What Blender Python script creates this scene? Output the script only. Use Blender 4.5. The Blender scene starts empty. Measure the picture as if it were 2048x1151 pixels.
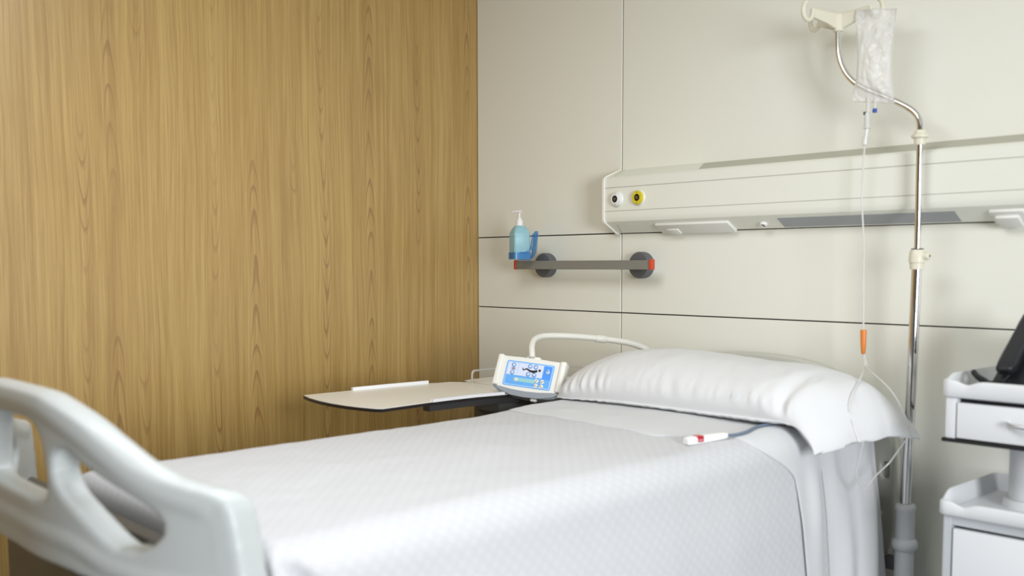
import bpy, bmesh, math, random
from mathutils import Vector, Matrix, noise
from mathutils.bvhtree import BVHTree

random.seed(7)
scene = bpy.context.scene
COL = scene.collection
PI = math.pi

# ------------------------------------------------------------------ camera
cd = bpy.data.cameras.new('camera')
cam = bpy.data.objects.new('camera', cd)
COL.objects.link(cam)
scene.camera = cam
cd.sensor_width = 36.0
cd.lens = 2000.0 / 2048 * 36.0
cd.shift_y = (682.5 - 575.5) / 2048
cam.location = (3.4227, -3.0192, 1.35)
cam.rotation_euler = (Matrix.Rotation(math.radians(46.639), 3, 'Z') @ Matrix.Rotation(math.radians(90 - 4.395), 3, 'X')
                      @ Matrix.Rotation(-0.002, 3, 'Z')).to_euler()
cd.clip_start = 0.05
cd.dof.use_dof = True
cd.dof.focus_distance = 4.1
cd.dof.aperture_fstop = 2.0

# ------------------------------------------------------------------ light and exposure
scene.view_settings.view_transform = 'Standard'
scene.view_settings.look = 'None'
scene.view_settings.gamma = 1.0
scene.view_settings.use_curve_mapping = False
scene.view_settings.exposure = 0.0

W = bpy.data.worlds.new('world')
scene.world = W
W.use_nodes = True
W.node_tree.nodes['Background'].inputs[0].default_value = (0.75, 0.87, 1.0, 1)
W.node_tree.nodes['Background'].inputs[1].default_value = 1.2


def area(name, loc, target, sx, sy, power, color, spread=180):
    l = bpy.data.lights.new(name, 'AREA')
    l.shape = 'RECTANGLE'
    l.size = sx
    l.size_y = sy
    l.energy = power
    l.color = color
    l.spread = math.radians(spread)
    o = bpy.data.objects.new(name, l)
    COL.objects.link(o)
    o.location = loc
    d = Vector(target) - Vector(loc)
    o.rotation_euler = d.to_track_quat('-Z', 'Y').to_euler()
    return o


# daylight entering by the big window of the right-hand wall (outside the frame)
area('window_daylight', (6.38, -2.9, 1.50), (0.0, -1.9, -0.55), 1.4, 1.75, 119, (0.96, 0.97, 1.0), 130)
# ceiling lamp of the room
area('ceiling_lamp_light', (1.8, -2.1, 2.66), (1.8, -2.1, 0.0), 1.2, 1.2, 36, (0.95, 0.97, 1.0))

# ------------------------------------------------------------------ materials
class N:
    """tiny wrapper to write shader maths"""
    def __init__(s, nt): s.nt = nt
    def new(s, t, **k):
        n = s.nt.nodes.new(t)
        for a, b in k.items(): setattr(n, a, b)
        return n
    def lk(s, a, b): s.nt.links.new(a, b)
    def inp(s, sock, v):
        if isinstance(v, (int, float)): sock.default_value = v
        elif isinstance(v, tuple): sock.default_value = v
        else: s.lk(v, sock)
    def m(s, op, a, b=None, c=None, clamp=False):
        n = s.new('ShaderNodeMath', operation=op, use_clamp=clamp)
        s.inp(n.inputs[0], a)
        if b is not None: s.inp(n.inputs[1], b)
        if c is not None: s.inp(n.inputs[2], c)
        return n.outputs[0]
    def comb(s, x, y, z):
        n = s.new('ShaderNodeCombineXYZ')
        for i, v in enumerate((x, y, z)): s.inp(n.inputs[i], v)
        return n.outputs[0]
    def noise(s, vec, scale=1.0, detail=2.0, rough=0.5, dist=0.0):
        n = s.new('ShaderNodeTexNoise')
        s.lk(vec, n.inputs['Vector'])
        n.inputs['Scale'].default_value = scale
        n.inputs['Detail'].default_value = detail
        n.inputs['Roughness'].default_value = rough
        n.inputs['Distortion'].default_value = dist
        return n.outputs[0]
    def ss(s, x, a, b):
        n = s.new('ShaderNodeMapRange', interpolation_type='SMOOTHSTEP')
        s.inp(n.inputs[0], x); s.inp(n.inputs[1], a); s.inp(n.inputs[2], b)
        return n.outputs[0]
    def mix(s, f, a, b):
        n = s.new('ShaderNodeMix', data_type='RGBA')
        s.inp(n.inputs[0], f)
        s.inp(n.inputs[6], a); s.inp(n.inputs[7], b)
        return n.outputs[2]
    def bump(s, h, strength, dist=0.01):
        n = s.new('ShaderNodeBump')
        s.lk(h, n.inputs['Height'])
        n.inputs['Strength'].default_value = strength
        n.inputs['Distance'].default_value = dist
        return n.outputs[0]


def mat(name, color, rough=0.5, metal=0.0, spec=0.5, trans=0.0, ior=1.45, bump=0.0, bscale=60, var=0.0, coat=0.0, alpha=1.0):
    m = bpy.data.materials.new(name)
    m.use_nodes = True
    nt = m.node_tree
    b = nt.nodes['Principled BSDF']
    b.inputs['Base Color'].default_value = (*color, 1)
    b.inputs['Roughness'].default_value = rough
    b.inputs['Metallic'].default_value = metal
    b.inputs['Specular IOR Level'].default_value = spec
    b.inputs['Transmission Weight'].default_value = trans
    b.inputs['IOR'].default_value = ior
    b.inputs['Coat Weight'].default_value = coat
    b.inputs['Alpha'].default_value = alpha
    n = N(nt)
    tc = n.new('ShaderNodeTexCoord').outputs['Object']
    if var > 0:
        f = n.noise(tc, 3.0, 3)
        d = tuple(c * (1 - var) for c in color)
        n.lk(n.mix(f, (*color, 1), (*d, 1)), b.inputs['Base Color'])
    if bump > 0:
        f = n.noise(tc, bscale, 3)
        n.lk(n.bump(f, bump, 0.002), b.inputs['Normal'])
    return m


def wood_material():
    m = bpy.data.materials.new('wood_veneer')
    m.use_nodes = True
    nt = m.node_tree
    b = nt.nodes['Principled BSDF']
    n = N(nt)
    tc = n.new('ShaderNodeTexCoord').outputs['Object']
    sp = n.new('ShaderNodeSeparateXYZ'); n.lk(tc, sp.inputs[0])
    y, z = sp.outputs[1], sp.outputs[2]
    wob = n.noise(n.comb(n.m('MULTIPLY', y, 3.0), n.m('MULTIPLY', z, 0.8), 0.0), 1.0, 2)
    yw = n.m('ADD', y, n.m('MULTIPLY', n.m('SUBTRACT', wob, 0.5), 0.05))
    fine = n.noise(n.comb(n.m('MULTIPLY', yw, 420.0), n.m('MULTIPLY', z, 4.0), 0.3), 1.0, 3, 0.6)
    med = n.noise(n.comb(n.m('MULTIPLY', yw, 75.0), n.m('MULTIPLY', z, 1.1), 1.7), 1.0, 3, 0.6)
    wide = n.noise(n.comb(n.m('MULTIPLY', yw, 14.0), n.m('MULTIPLY', z, 0.35), 4.1), 1.0, 2)
    t = n.m('ADD', n.m('MULTIPLY', fine, 0.46), n.m('ADD', n.m('MULTIPLY', med, 0.36), n.m('MULTIPLY', wide, 0.18)))
    t = n.ss(t, 0.34, 0.66)

    def cathedral(period, off, k, q, width, seed, zoff):
        # narrow columns of pointed growth-ring arches
        cell = n.m('ADD', n.m('DIVIDE', yw, period), off)
        du = n.m('MULTIPLY', n.m('SUBTRACT', n.m('FRACT', cell), 0.5), period)
        idx = n.m('FLOOR', cell)
        ph = n.m('ADD', n.m('MULTIPLY', z, k), n.m('MULTIPLY', n.m('MULTIPLY', du, du), q))
        ph = n.m('ADD', ph, n.m('MULTIPLY', idx, 0.37))
        nz = n.noise(n.comb(n.m('MULTIPLY', yw, 9.0), n.m('MULTIPLY', z, 3.0), seed), 1.0, 2)
        ph = n.m('ADD', ph, n.m('MULTIPLY', nz, 2.4))
        fr = n.m('FRACT', ph)
        line = n.m('MULTIPLY', n.ss(fr, 0.62, 0.93), n.m('SUBTRACT', 1.0, n.ss(fr, 0.93, 1.0)))
        msk = n.m('SUBTRACT', 1.0, n.ss(n.m('ABSOLUTE', du), width * 0.35, width))
        gate = n.noise(n.comb(n.m('MULTIPLY', idx, 3.7), n.m('MULTIPLY', z, 1.15), seed + 5), 1.0, 1)
        gate = n.ss(n.m('ADD', gate, zoff), 0.42, 0.58)
        return n.m('MULTIPLY', n.m('MULTIPLY', line, msk), gate)
    c1 = cathedral(0.47, 0.23, 8.5, -2300.0, 0.032, 2.0, 0.03)
    c2 = cathedral(0.53, 0.61, 7.0, 1900.0, 0.034, 9.0, 0.02)
    c3 = cathedral(0.61, 0.05, 7.5, -1700.0, 0.034, 14.0, -0.05)
    cath = n.m('MAXIMUM', n.m('MAXIMUM', c1, c2), c3)
    base = n.mix(t, (0.335, 0.198, 0.054, 1), (0.505, 0.343, 0.118, 1))
    colr = n.mix(n.m('MULTIPLY', cath, 0.85), base, (0.27, 0.145, 0.05, 1))
    n.lk(colr, b.inputs['Base Color'])
    b.inputs['Roughness'].default_value = 0.36
    b.inputs['Specular IOR Level'].default_value = 0.8
    n.lk(n.bump(fine, 0.08, 0.001), b.inputs['Normal'])
    return m


def fabric_material(name, color, weave=True):
    m = bpy.data.materials.new(name)
    m.use_nodes = True
    nt = m.node_tree
    b = nt.nodes['Principled BSDF']
    n = N(nt)
    tc = n.new('ShaderNodeTexCoord').outputs['UV']
    sp = n.new('ShaderNodeSeparateXYZ'); n.lk(tc, sp.inputs[0])
    u, v = sp.outputs[0], sp.outputs[1]
    b.inputs['Roughness'].default_value = 0.85
    b.inputs['Specular IOR Level'].default_value = 0.2
    b.inputs['Sheen Weight'].default_value = 0.15
    ob = n.new('ShaderNodeTexCoord').outputs['Object']
    thr = n.noise(ob, 420.0, 2)
    if weave:
        # woven diamond lattice of the bedspread
        p = 2 * PI / 0.034
        w = n.m('MULTIPLY', n.m('SINE', n.m('MULTIPLY', u, p)), n.m('SINE', n.m('MULTIPLY', v, p)))
        w = n.ss(w, -0.25, 0.55)
        n.lk(n.mix(w, (*[c * 0.955 for c in color], 1), (*color, 1)), b.inputs['Base Color'])
        h = n.m('ADD', n.m('MULTIPLY', w, 0.8), n.m('MULTIPLY', thr, 0.25))
        n.lk(n.bump(h, 0.10, 0.002), b.inputs['Normal'])
    else:
        b.inputs['Base Color'].default_value = (*color, 1)
        wr = n.noise(ob, 26.0, 4, 0.6)
        h = n.m('ADD', n.m('MULTIPLY', wr, 0.6), n.m('MULTIPLY', thr, 0.2))
        n.lk(n.bump(h, 0.12, 0.004), b.inputs['Normal'])
    return m


M_wood = wood_material()
M_wall = mat('white_wall_laminate', (0.88, 0.885, 0.80), 0.42, spec=0.4, bump=0.02, bscale=300)
M_frontdark = mat('darkened_front_wall', (0.36, 0.33, 0.29), 0.5, var=0.2)  # unseen front wall, toned dark to give the chrome dark reflections
M_seam = mat('dark_joint', (0.03, 0.03, 0.028), 0.8)
M_plain = mat('painted_wall', (0.90, 0.90, 0.88), 0.7, var=0.04)
M_ceil = mat('ceiling_paint', (0.86, 0.85, 0.76), 0.85, var=0.03)
M_floor = mat('vinyl_floor', (0.22, 0.22, 0.22), 0.35, var=0.2)
M_bedplastic = mat('bed_plastic_grey_white', (0.48, 0.51, 0.505), 0.38, bump=0.03, bscale=400)
M_headplastic = mat('headboard_plastic', (0.57, 0.575, 0.515), 0.42, bump=0.03, bscale=400)
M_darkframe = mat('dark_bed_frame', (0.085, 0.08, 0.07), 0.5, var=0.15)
M_mattress = mat('mattress_cover', (0.45, 0.52, 0.60), 0.7, var=0.05)
M_spread = fabric_material('bedspread_cotton', (0.565, 0.575, 0.595), True)
M_sheet = fabric_material('sheet_cotton', (0.635, 0.65, 0.665), False)
M_pillow = fabric_material('pillowcase_cotton', (0.72, 0.73, 0.74), False)
M_unit = mat('headwall_enamel', (0.86, 0.875, 0.79), 0.4, bump=0.02, bscale=300)
M_cap = mat('headwall_cap', (0.86, 0.85, 0.78), 0.35)
M_groove = mat('groove_line', (0.50, 0.49, 0.44), 0.7)
M_diff = mat('lamp_diffuser_grey', (0.36, 0.38, 0.41), 0.35, bump=0.02)
M_updiff = mat('uplight_diffuser', (0.52, 0.52, 0.44), 0.5, bump=0.02)
M_white = mat('white_plastic', (0.84, 0.84, 0.80), 0.35, bump=0.02)
M_outwhite = mat('outlet_white', (0.85, 0.85, 0.84), 0.3)
M_yellow = mat('outlet_yellow', (0.74, 0.62, 0.035), 0.35)
M_black = mat('black_plastic', (0.012, 0.012, 0.014), 0.35, bump=0.03, bscale=200)
M_phone = mat('phone_black', (0.016, 0.017, 0.021), 0.38, bump=0.06, bscale=900)
M_chrome = mat('chrome', (0.78, 0.78, 0.79), 0.07, metal=1.0)
M_steel = mat('brushed_steel', (0.62, 0.63, 0.65), 0.28, metal=1.0)
M_rail = mat('rail_grey', (0.28, 0.285, 0.26), 0.4, metal=0.25)
M_mount = mat('mount_grey', (0.13, 0.135, 0.145), 0.45, bump=0.03)
M_red = mat('red_cap', (0.62, 0.075, 0.03), 0.35)
M_cream = mat('cream_plastic', (0.78, 0.75, 0.61), 0.38, bump=0.02)
M_cab = mat('cabinet_grey_white', (0.74, 0.765, 0.785), 0.38, bump=0.02, bscale=300)
M_cabpost = mat('cabinet_post_aluminium', (0.60, 0.63, 0.66), 0.35, metal=0.3)
M_drawer = mat('drawer_front_white', (0.82, 0.845, 0.87), 0.35)
M_traytop = mat('tray_laminate', (0.86, 0.85, 0.79), 0.32, bump=0.01)
M_trayedge = mat('tray_black_edge', (0.014, 0.012, 0.012), 0.4)
M_trayrim = mat('tray_white_rim', (0.80, 0.80, 0.82), 0.35)
M_gunmetal = mat('tray_dark_rail', (0.07, 0.068, 0.072), 0.4, metal=0.3)
M_bracket = mat('cabinet_dark_grey', (0.15, 0.155, 0.16), 0.5, bump=0.02)
M_wire = mat('wire_grey', (0.66, 0.66, 0.67), 0.4, metal=0.4)
M_panel = mat('control_housing_cream', (0.78, 0.775, 0.72), 0.35, bump=0.02)
M_bumper = mat('control_bumper_grey', (0.27, 0.30, 0.33), 0.42)
M_arm = mat('control_arm_cream', (0.72, 0.715, 0.65), 0.35)
M_blue = mat('label_blue', (0.12, 0.40, 0.86), 0.4)
M_blue2 = mat('label_deep_blue', (0.05, 0.29, 0.88), 0.4)
M_blueline = mat('label_border', (0.62, 0.78, 0.96), 0.4)
M_pale = mat('label_pale', (0.66, 0.72, 0.90), 0.4)
M_btn = mat('button_blue', (0.10, 0.24, 0.52), 0.3)
M_btnw = mat('button_face', (0.34, 0.50, 0.80), 0.3)
M_btng = mat('button_light', (0.74, 0.73, 0.66), 0.3)
M_green = mat('label_green', (0.30, 0.60, 0.62), 0.4)
M_ink = mat('ink_black', (0.006, 0.006, 0.008), 0.5)
M_cable = mat('cable_blue_grey', (0.14, 0.19, 0.26), 0.5)
M_callw = mat('call_handset_white', (0.87, 0.87, 0.87), 0.3)
M_callr = mat('call_button_red', (0.45, 0.012, 0.03), 0.35)
M_callp = mat('call_icon_pink', (0.85, 0.45, 0.45), 0.4)
M_orange = mat('clamp_orange', (0.76, 0.25, 0.05), 0.35)
M_capblue = mat('port_cap_blue', (0.04, 0.09, 0.42), 0.35)
M_capgreen = mat('port_cap_green', (0.01, 0.09, 0.06), 0.35)


def clear_material(name, tint, transp, rough=0.08, spec=1.0, bump=0.0, bscale=40):
    m = bpy.data.materials.new(name)
    m.use_nodes = True
    nt = m.node_tree
    n = N(nt)
    out = nt.nodes['Material Output']
    b = nt.nodes['Principled BSDF']
    b.inputs['Base Color'].default_value = (*tint, 1)
    b.inputs['Roughness'].default_value = rough
    b.inputs['Specular IOR Level'].default_value = spec
    tr = n.new('ShaderNodeBsdfTransparent')
    tr.inputs[0].default_value = (*[0.55 + 0.45 * c for c in tint], 1)
    mx = n.new('ShaderNodeMixShader')
    mx.inputs[0].default_value = transp
    n.lk(b.outputs[0], mx.inputs[1]); n.lk(tr.outputs[0], mx.inputs[2])
    n.lk(mx.outputs[0], out.inputs[0])
    if bump > 0:
        tc = n.new('ShaderNodeTexCoord').outputs['Object']
        f = n.noise(tc, bscale, 4, 0.6, 0.8)
        n.lk(n.bump(f, bump, 0.03), b.inputs['Normal'])
    return m


M_bag = clear_material('clear_bag_film', (0.97, 0.97, 0.95), 0.50, 0.10, 1.0, 0.45, 24)
M_tube = clear_material('clear_tubing', (0.88, 0.88, 0.86), 0.35, 0.15, 0.8)
M_port = clear_material('clear_port', (0.88, 0.88, 0.84), 0.35, 0.15, 0.8)
M_bottle = clear_material('bottle_blue_plastic', (0.42, 0.74, 0.84), 0.38, 0.3, 0.5)
M_holder = clear_material('holder_blue_acrylic', (0.16, 0.46, 0.82), 0.70, 0.1, 0.9)
M_glass = clear_material('window_glass', (0.9, 0.95, 1.0), 0.93, 0.02, 0.6)

# ------------------------------------------------------------------ mesh helpers
ORG = {}


def finish(bm, smooth):
    bmesh.ops.recalc_face_normals(bm, faces=bm.faces[:])


def obj(name, bm, m, parent=None, smooth=35, origin=None, keep_normals=False):
    """links a bmesh (world coordinates) as ONE object"""
    if not keep_normals:
        bmesh.ops.recalc_face_normals(bm, faces=bm.faces[:])
    me = bpy.data.meshes.new(name)
    if parent is not None:
        org = ORG[parent.name]
    elif origin is not None:
        org = Vector(origin)
    else:
        xs = [v.co for v in bm.verts]
        org = Vector((sum(v.x for v in xs) / len(xs), sum(v.y for v in xs) / len(xs), min(v.z for v in xs)))
    for v in bm.verts: v.co -= org
    bm.to_mesh(me)
    bm.free()
    me.materials.append(m)
    if smooth:
        for p in me.polygons: p.use_smooth = True
        if smooth < 180: me.set_sharp_from_angle(angle=math.radians(smooth))
    o = bpy.data.objects.new(name, me)
    COL.objects.link(o)
    if parent is not None:
        o.parent = parent
    else:
        o.location = org
    ORG[o.name] = org.copy()
    return o


def tag(o, label, cat, group=None):
    o['label'] = label
    o['category'] = cat
    if group: o['group'] = group
    return o


def thing(name, label, cat, loc):
    o = bpy.data.objects.new(name, None)
    o.empty_display_size = 0.05
    COL.objects.link(o)
    o.location = loc
    ORG[o.name] = Vector(loc)
    return tag(o, label, cat)


def struct(name, bm, m, smooth=0, origin=None):
    o = obj(name, bm, m, None, smooth, origin)
    o['kind'] = 'structure'
    return o


def box(bm, x0, x1, y0, y1, z0, z1, bev=0.0, seg=2, mtx=None):
    r = bmesh.ops.create_cube(bm, size=1.0)
    vs = r['verts']
    for v in vs:
        v.co = Vector(((x0 + x1) / 2 + v.co.x * (x1 - x0), (y0 + y1) / 2 + v.co.y * (y1 - y0), (z0 + z1) / 2 + v.co.z * (z1 - z0)))
    if bev > 0:
        es = list({e for v in vs for e in v.link_edges})
        r2 = bmesh.ops.bevel(bm, geom=es, offset=bev, segments=seg, affect='EDGES', profile=0.5)
        vs = list({v for f in r2['faces'] for v in f.verts} | {v for v in vs if v.is_valid})
    if mtx is not None:
        for v in vs: v.co = mtx @ v.co
    return vs


def B(*a, **k):
    bm = bmesh.new()
    box(bm, *a, **k)
    return bm


def lathe(bm, prof, center, axis='Z', seg=32, mtx=None):
    """prof = [(radius, height)]"""
    rings = []
    for r, h in prof:
        ring = []
        for i in range(seg):
            a = 2 * PI * i / seg
            p = Vector((max(r, 1e-5) * math.cos(a), max(r, 1e-5) * math.sin(a), h))
            if axis == 'Y': p = Vector((p.x, -p.z, p.y))       # height grows towards -y
            if axis == 'X': p = Vector((p.z, p.x, p.y))
            if mtx is not None: p = mtx @ p
            ring.append(bm.verts.new(p + Vector(center)))
        rings.append(ring)
    for a, b in zip(rings, rings[1:]):
        for i in range(seg):
            bm.faces.new((a[i], a[(i + 1) % seg], b[(i + 1) % seg], b[i]))
    bm.faces.new(rings[0][::-1])
    bm.faces.new(rings[-1])


def catmull(pts, n):
    """smooth resampling of a list of tuples"""
    P = [Vector(p) if len(p) > 2 else Vector((p[0], p[1], 0)) for p in pts]
    P = [P[0] * 2 - P[1]] + P + [P[-1] * 2 - P[-2]]
    out = []
    for i in range(1, len(P) - 2):
        for k in range(n):
            t = k / n
            a, b, c, d = P[i - 1], P[i], P[i + 1], P[i + 2]
            out.append(0.5 * ((2 * b) + (c - a) * t + (2 * a - 5 * b + 4 * c - d) * t * t + (3 * b - a - 3 * c + d) * t ** 3))
    out.append(P[-2].copy())
    return out


def tube(bm, pts, rad, seg=12, caps=True):
    pts = [Vector(p) for p in pts]
    n = len(pts)
    rads = rad if isinstance(rad, (list, tuple)) else [rad] * n
    tang = []
    for i in range(n):
        a = pts[max(i - 1, 0)]; b = pts[min(i + 1, n - 1)]
        tang.append((b - a).normalized())
    ref = Vector((0, 0, 1)) if abs(tang[0].z) < 0.9 else Vector((1, 0, 0))
    u = tang[0].cross(ref).normalized()
    rings = []
    for i in range(n):
        u = (u - tang[i] * u.dot(tang[i])).normalized()
        w = tang[i].cross(u)
        rings.append([bm.verts.new(pts[i] + rads[i] * (u * math.cos(2 * PI * k / seg) + w * math.sin(2 * PI * k / seg))) for k in range(seg)])
    for a, b in zip(rings, rings[1:]):
        for i in range(seg):
            bm.faces.new((a[i], a[(i + 1) % seg], b[(i + 1) % seg], b[i]))
    if caps:
        bm.faces.new(rings[0][::-1]); bm.faces.new(rings[-1])


def T(pts, rad, seg=12):
    bm = bmesh.new(); tube(bm, pts, rad, seg); return bm


def prism(bm, outline, y0, y1, holes=(), to=None):
    """outline in (x, z) extruded from y0 to y1, holes cut out"""
    edges = []
    for loop in [outline] + list(holes):
        vs = [bm.verts.new((p[0], y0, p[1])) for p in loop]
        for i in range(len(vs)):
            edges.append(bm.edges.new((vs[i], vs[(i + 1) % len(vs)])))
    r = bmesh.ops.triangle_fill(bm, use_beauty=True, use_dissolve=False, edges=edges)
    faces = [g for g in r['geom'] if isinstance(g, bmesh.types.BMFace)]
    ex = bmesh.ops.extrude_face_region(bm, geom=faces)
    for g in ex['geom']:
        if isinstance(g, bmesh.types.BMVert): g.co.y = y1


def remesh(bm, voxel, smooth_iter=4):
    """merge overlapping solids into one continuous moulded skin"""
    bmesh.ops.recalc_face_normals(bm, faces=bm.faces[:])
    me = bpy.data.meshes.new('tmp')
    bm.to_mesh(me); bm.free()
    o = bpy.data.objects.new('tmp', me)
    COL.objects.link(o)
    md = o.modifiers.new('r', 'REMESH'); md.mode = 'VOXEL'; md.voxel_size = voxel
    if smooth_iter:
        s = o.modifiers.new('s', 'SMOOTH'); s.iterations = smooth_iter; s.factor = 0.5
    dg = bpy.context.evaluated_depsgraph_get()
    dg.update()
    me2 = bpy.data.meshes.new_from_object(o.evaluated_get(dg))
    out = bmesh.new(); out.from_mesh(me2)
    bpy.data.objects.remove(o); bpy.data.meshes.remove(me); bpy.data.meshes.remove(me2)
    return out


def grid_mesh(rows, uv=None, close_u=False):
    """rows = list of lists of Vectors; uv = same shape of (u, v)"""
    bm = bmesh.new()
    lay = bm.loops.layers.uv.new('UVMap')
    V = [[bm.verts.new(p) for p in r] for r in rows]
    nc = len(rows[0])
    for i in range(len(rows) - 1):
        for j in range(nc if close_u else nc - 1):
            j2 = (j + 1) % nc
            f = bm.faces.new((V[i][j], V[i][j2], V[i + 1][j2], V[i + 1][j]))
            if uv:
                for l, (a, b) in zip(f.loops, ((i, j), (i, j2), (i + 1, j2), (i + 1, j))):
                    l[lay].uv = uv[a][b]
    return bm, V


def sstep(a, b, x):
    t = min(1, max(0, (x - a) / (b - a)))
    return t * t * (3 - 2 * t)


def fbm(x, y, z=0.0, o=3):
    return sum(noise.noise(Vector((x * 2 ** k, y * 2 ** k, z + 7.3 * k))) / 2 ** k for k in range(o))


# ================================================================== THE ROOM
RX, RY, RZ = 6.50, -6.6, 2.75
struct('floor', B(-0.1, RX + 0.1, RY - 0.1, 0.12, -0.1, 0.0), M_floor)
struct('ceiling', B(-0.1, RX + 0.1, RY - 0.1, 0.12, RZ, RZ + 0.1), M_ceil)
struct('wall_left', B(-0.1, 0.0, RY, 0.12, 0.0, RZ), M_wood, origin=(0, 0, 0))
wb = struct('wall_back', B(-0.0, RX, 0.012, 0.12, 0.0, RZ), M_seam, origin=(0, 0, 0))
gap = 0.0022
for (x0, x1) in ((0.001, 0.8525), (0.8525, 2.72), (2.72, RX)):
    for (z0, z1) in ((0.0, 1.160), (1.160, 1.4715), (1.4715, RZ)):
        obj('panel', B(x0 + 0.003, x1 - 0.003, 0.0, 0.02, z0 + (gap if z0 else 0), z1 - gap, bev=0.0012, seg=1), M_wall, wb, 0)
struct('wall_front', B(0.0, RX, RY - 0.1, RY, 0.0, RZ), M_frontdark)
# right-hand wall with the window opening
bm = bmesh.new()
box(bm, RX, RX + 0.1, RY, 0.12, 0.0, 0.55)
box(bm, RX, RX + 0.1, RY, 0.12, 2.45, RZ)
box(bm, RX, RX + 0.1, RY, -3.70, 0.55, 2.45)
box(bm, RX, RX + 0.1, -2.10, 0.12, 0.55, 2.45)
struct('wall_right', bm, M_plain)
bm = bmesh.new()
for (y0, y1, z0, z1) in ((-3.70, -2.10, 0.55, 0.60), (-3.70, -2.10, 2.40, 2.45), (-3.70, -3.65, 0.60, 2.40), (-2.15, -2.10, 0.60, 2.40), (-2.93, -2.87, 0.60, 2.40)):
    box(bm, RX + 0.02, RX + 0.08, y0, y1, z0, z1)
win = struct('window_1', bm, M_white)
for (y0, y1) in ((-3.65, -2.93), (-2.87, -2.15)):
    obj('pane', B(RX + 0.045, RX + 0.055, y0, y1, 0.60, 2.40), M_glass, win, 0)
tl = thing('ceiling_lamp', 'square flush ceiling lamp above the middle of the bed', 'lamp', (1.8, -2.1, 2.70))
obj('frame', B(1.16, 2.44, -2.74, -1.46, 2.70, 2.75, bev=0.008), M_white, tl)

# ================================================================== HEADWALL UNIT
hw = thing('headwall_unit', 'long cream bed-head service unit on the white wall with two round gas outlets', 'medical unit', (0.84, 0.0, 1.46))
X0, X1 = 0.845, 3.30
prof = [(0.0, 1.472), (-0.016, 1.472), (-0.078, 1.506), (-0.088, 1.513), (-0.094, 1.524), (-0.095, 1.535), (-0.095, 1.553), (-0.0945, 1.6425), (-0.093, 1.675),
        (-0.089, 1.681), (-0.082, 1.685), (-0.0, 1.717)]


def extr(bm, prof, x0, x1):
    a = [bm.verts.new((x0, p[0], p[1])) for p in prof]
    b = [bm.verts.new((x1, p[0], p[1])) for p in prof]
    n = len(prof)
    for i in range(n):
        bm.faces.new((a[i], a[(i + 1) % n], b[(i + 1) % n], b[i]))
    bm.faces.new(a[::-1]); bm.faces.new(b)


bm = bmesh.new()
extr(bm, prof, X0, 1.20)
prof2 = prof[:-2] + [(-0.078, 1.6865), (-0.074, 1.679), (-0.004, 1.702), (0.0, 1.717)]
prof3 = prof[:-2] + [(-0.080, 1.6858), (-0.079, 1.680), (-0.001, 1.710), (0.0, 1.710)]
extr(bm, prof3, 1.20, X1)
# closing wedge with the slanted end of the uplight trough
vs = [bm.verts.new(p) for p in ((1.20, -0.0, 1.717), (1.20, -0.080, 1.6858), (1.275, -0.080, 1.6858), (1.24, 0.0, 1.717),
                                (1.20, -0.0, 1.69), (1.20, -0.080, 1.672), (1.275, -0.080, 1.672), (1.24, 0.0, 1.69))]
for f in ((0, 1, 2, 3), (4, 7, 6, 5), (0, 4, 5, 1), (1, 5, 6, 2), (2, 6, 7, 3), (3, 7, 4, 0)):
    bm.faces.new([vs[i] for i in f])
obj('body', bm, M_unit, hw, 25)
# uplight trough diffuser on top
bm = bmesh.new()
vs = [bm.verts.new(p) for p in ((1.276, -0.0795, 1.6845), (X1 - 0.01, -0.0795, 1.6845), (X1 - 0.01, -0.001, 1.7150), (1.241, -0.001, 1.7150))]
f = bm.faces.new(vs)
r = bmesh.ops.extrude_face_region(bm, geom=[f])
for g in r['geom']:
    if isinstance(g, bmesh.types.BMVert): g.co.z -= 0.012
obj('uplight_diffuser', bm, M_updiff, hw, 0)
# end cap: thin plate standing proud of the body
cap = [(0.0, 1.468), (-0.018, 1.467), (-0.082, 1.502), (-0.094, 1.509), (-0.0995, 1.520), (-0.100, 1.535), (-0.100, 1.66), (-0.0985, 1.676), (-0.092, 1.684), (-0.083, 1.689), (0.0, 1.721)]
bm = bmesh.new(); extr(bm, cap, 0.838, 0.8465)
obj('end_cap', bm, M_cap, hw, 20)
# joint lines of the fascia
for z in (1.642, 1.553):
    obj('fascia_joint', B(X0 + 0.004, X1, -0.0957, -0.0944, z - 0.0011, z + 0.0011), M_groove, hw, 0)
for (a, b) in (((0.872, -0.0035, 1.7165), (0.885, -0.078, 1.6875)), ((0.872, -0.014, 1.4705), (0.893, -0.074, 1.5035))):
    obj('cap_joint', T([a, b], 0.0012, 6), M_groove, hw)


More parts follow.
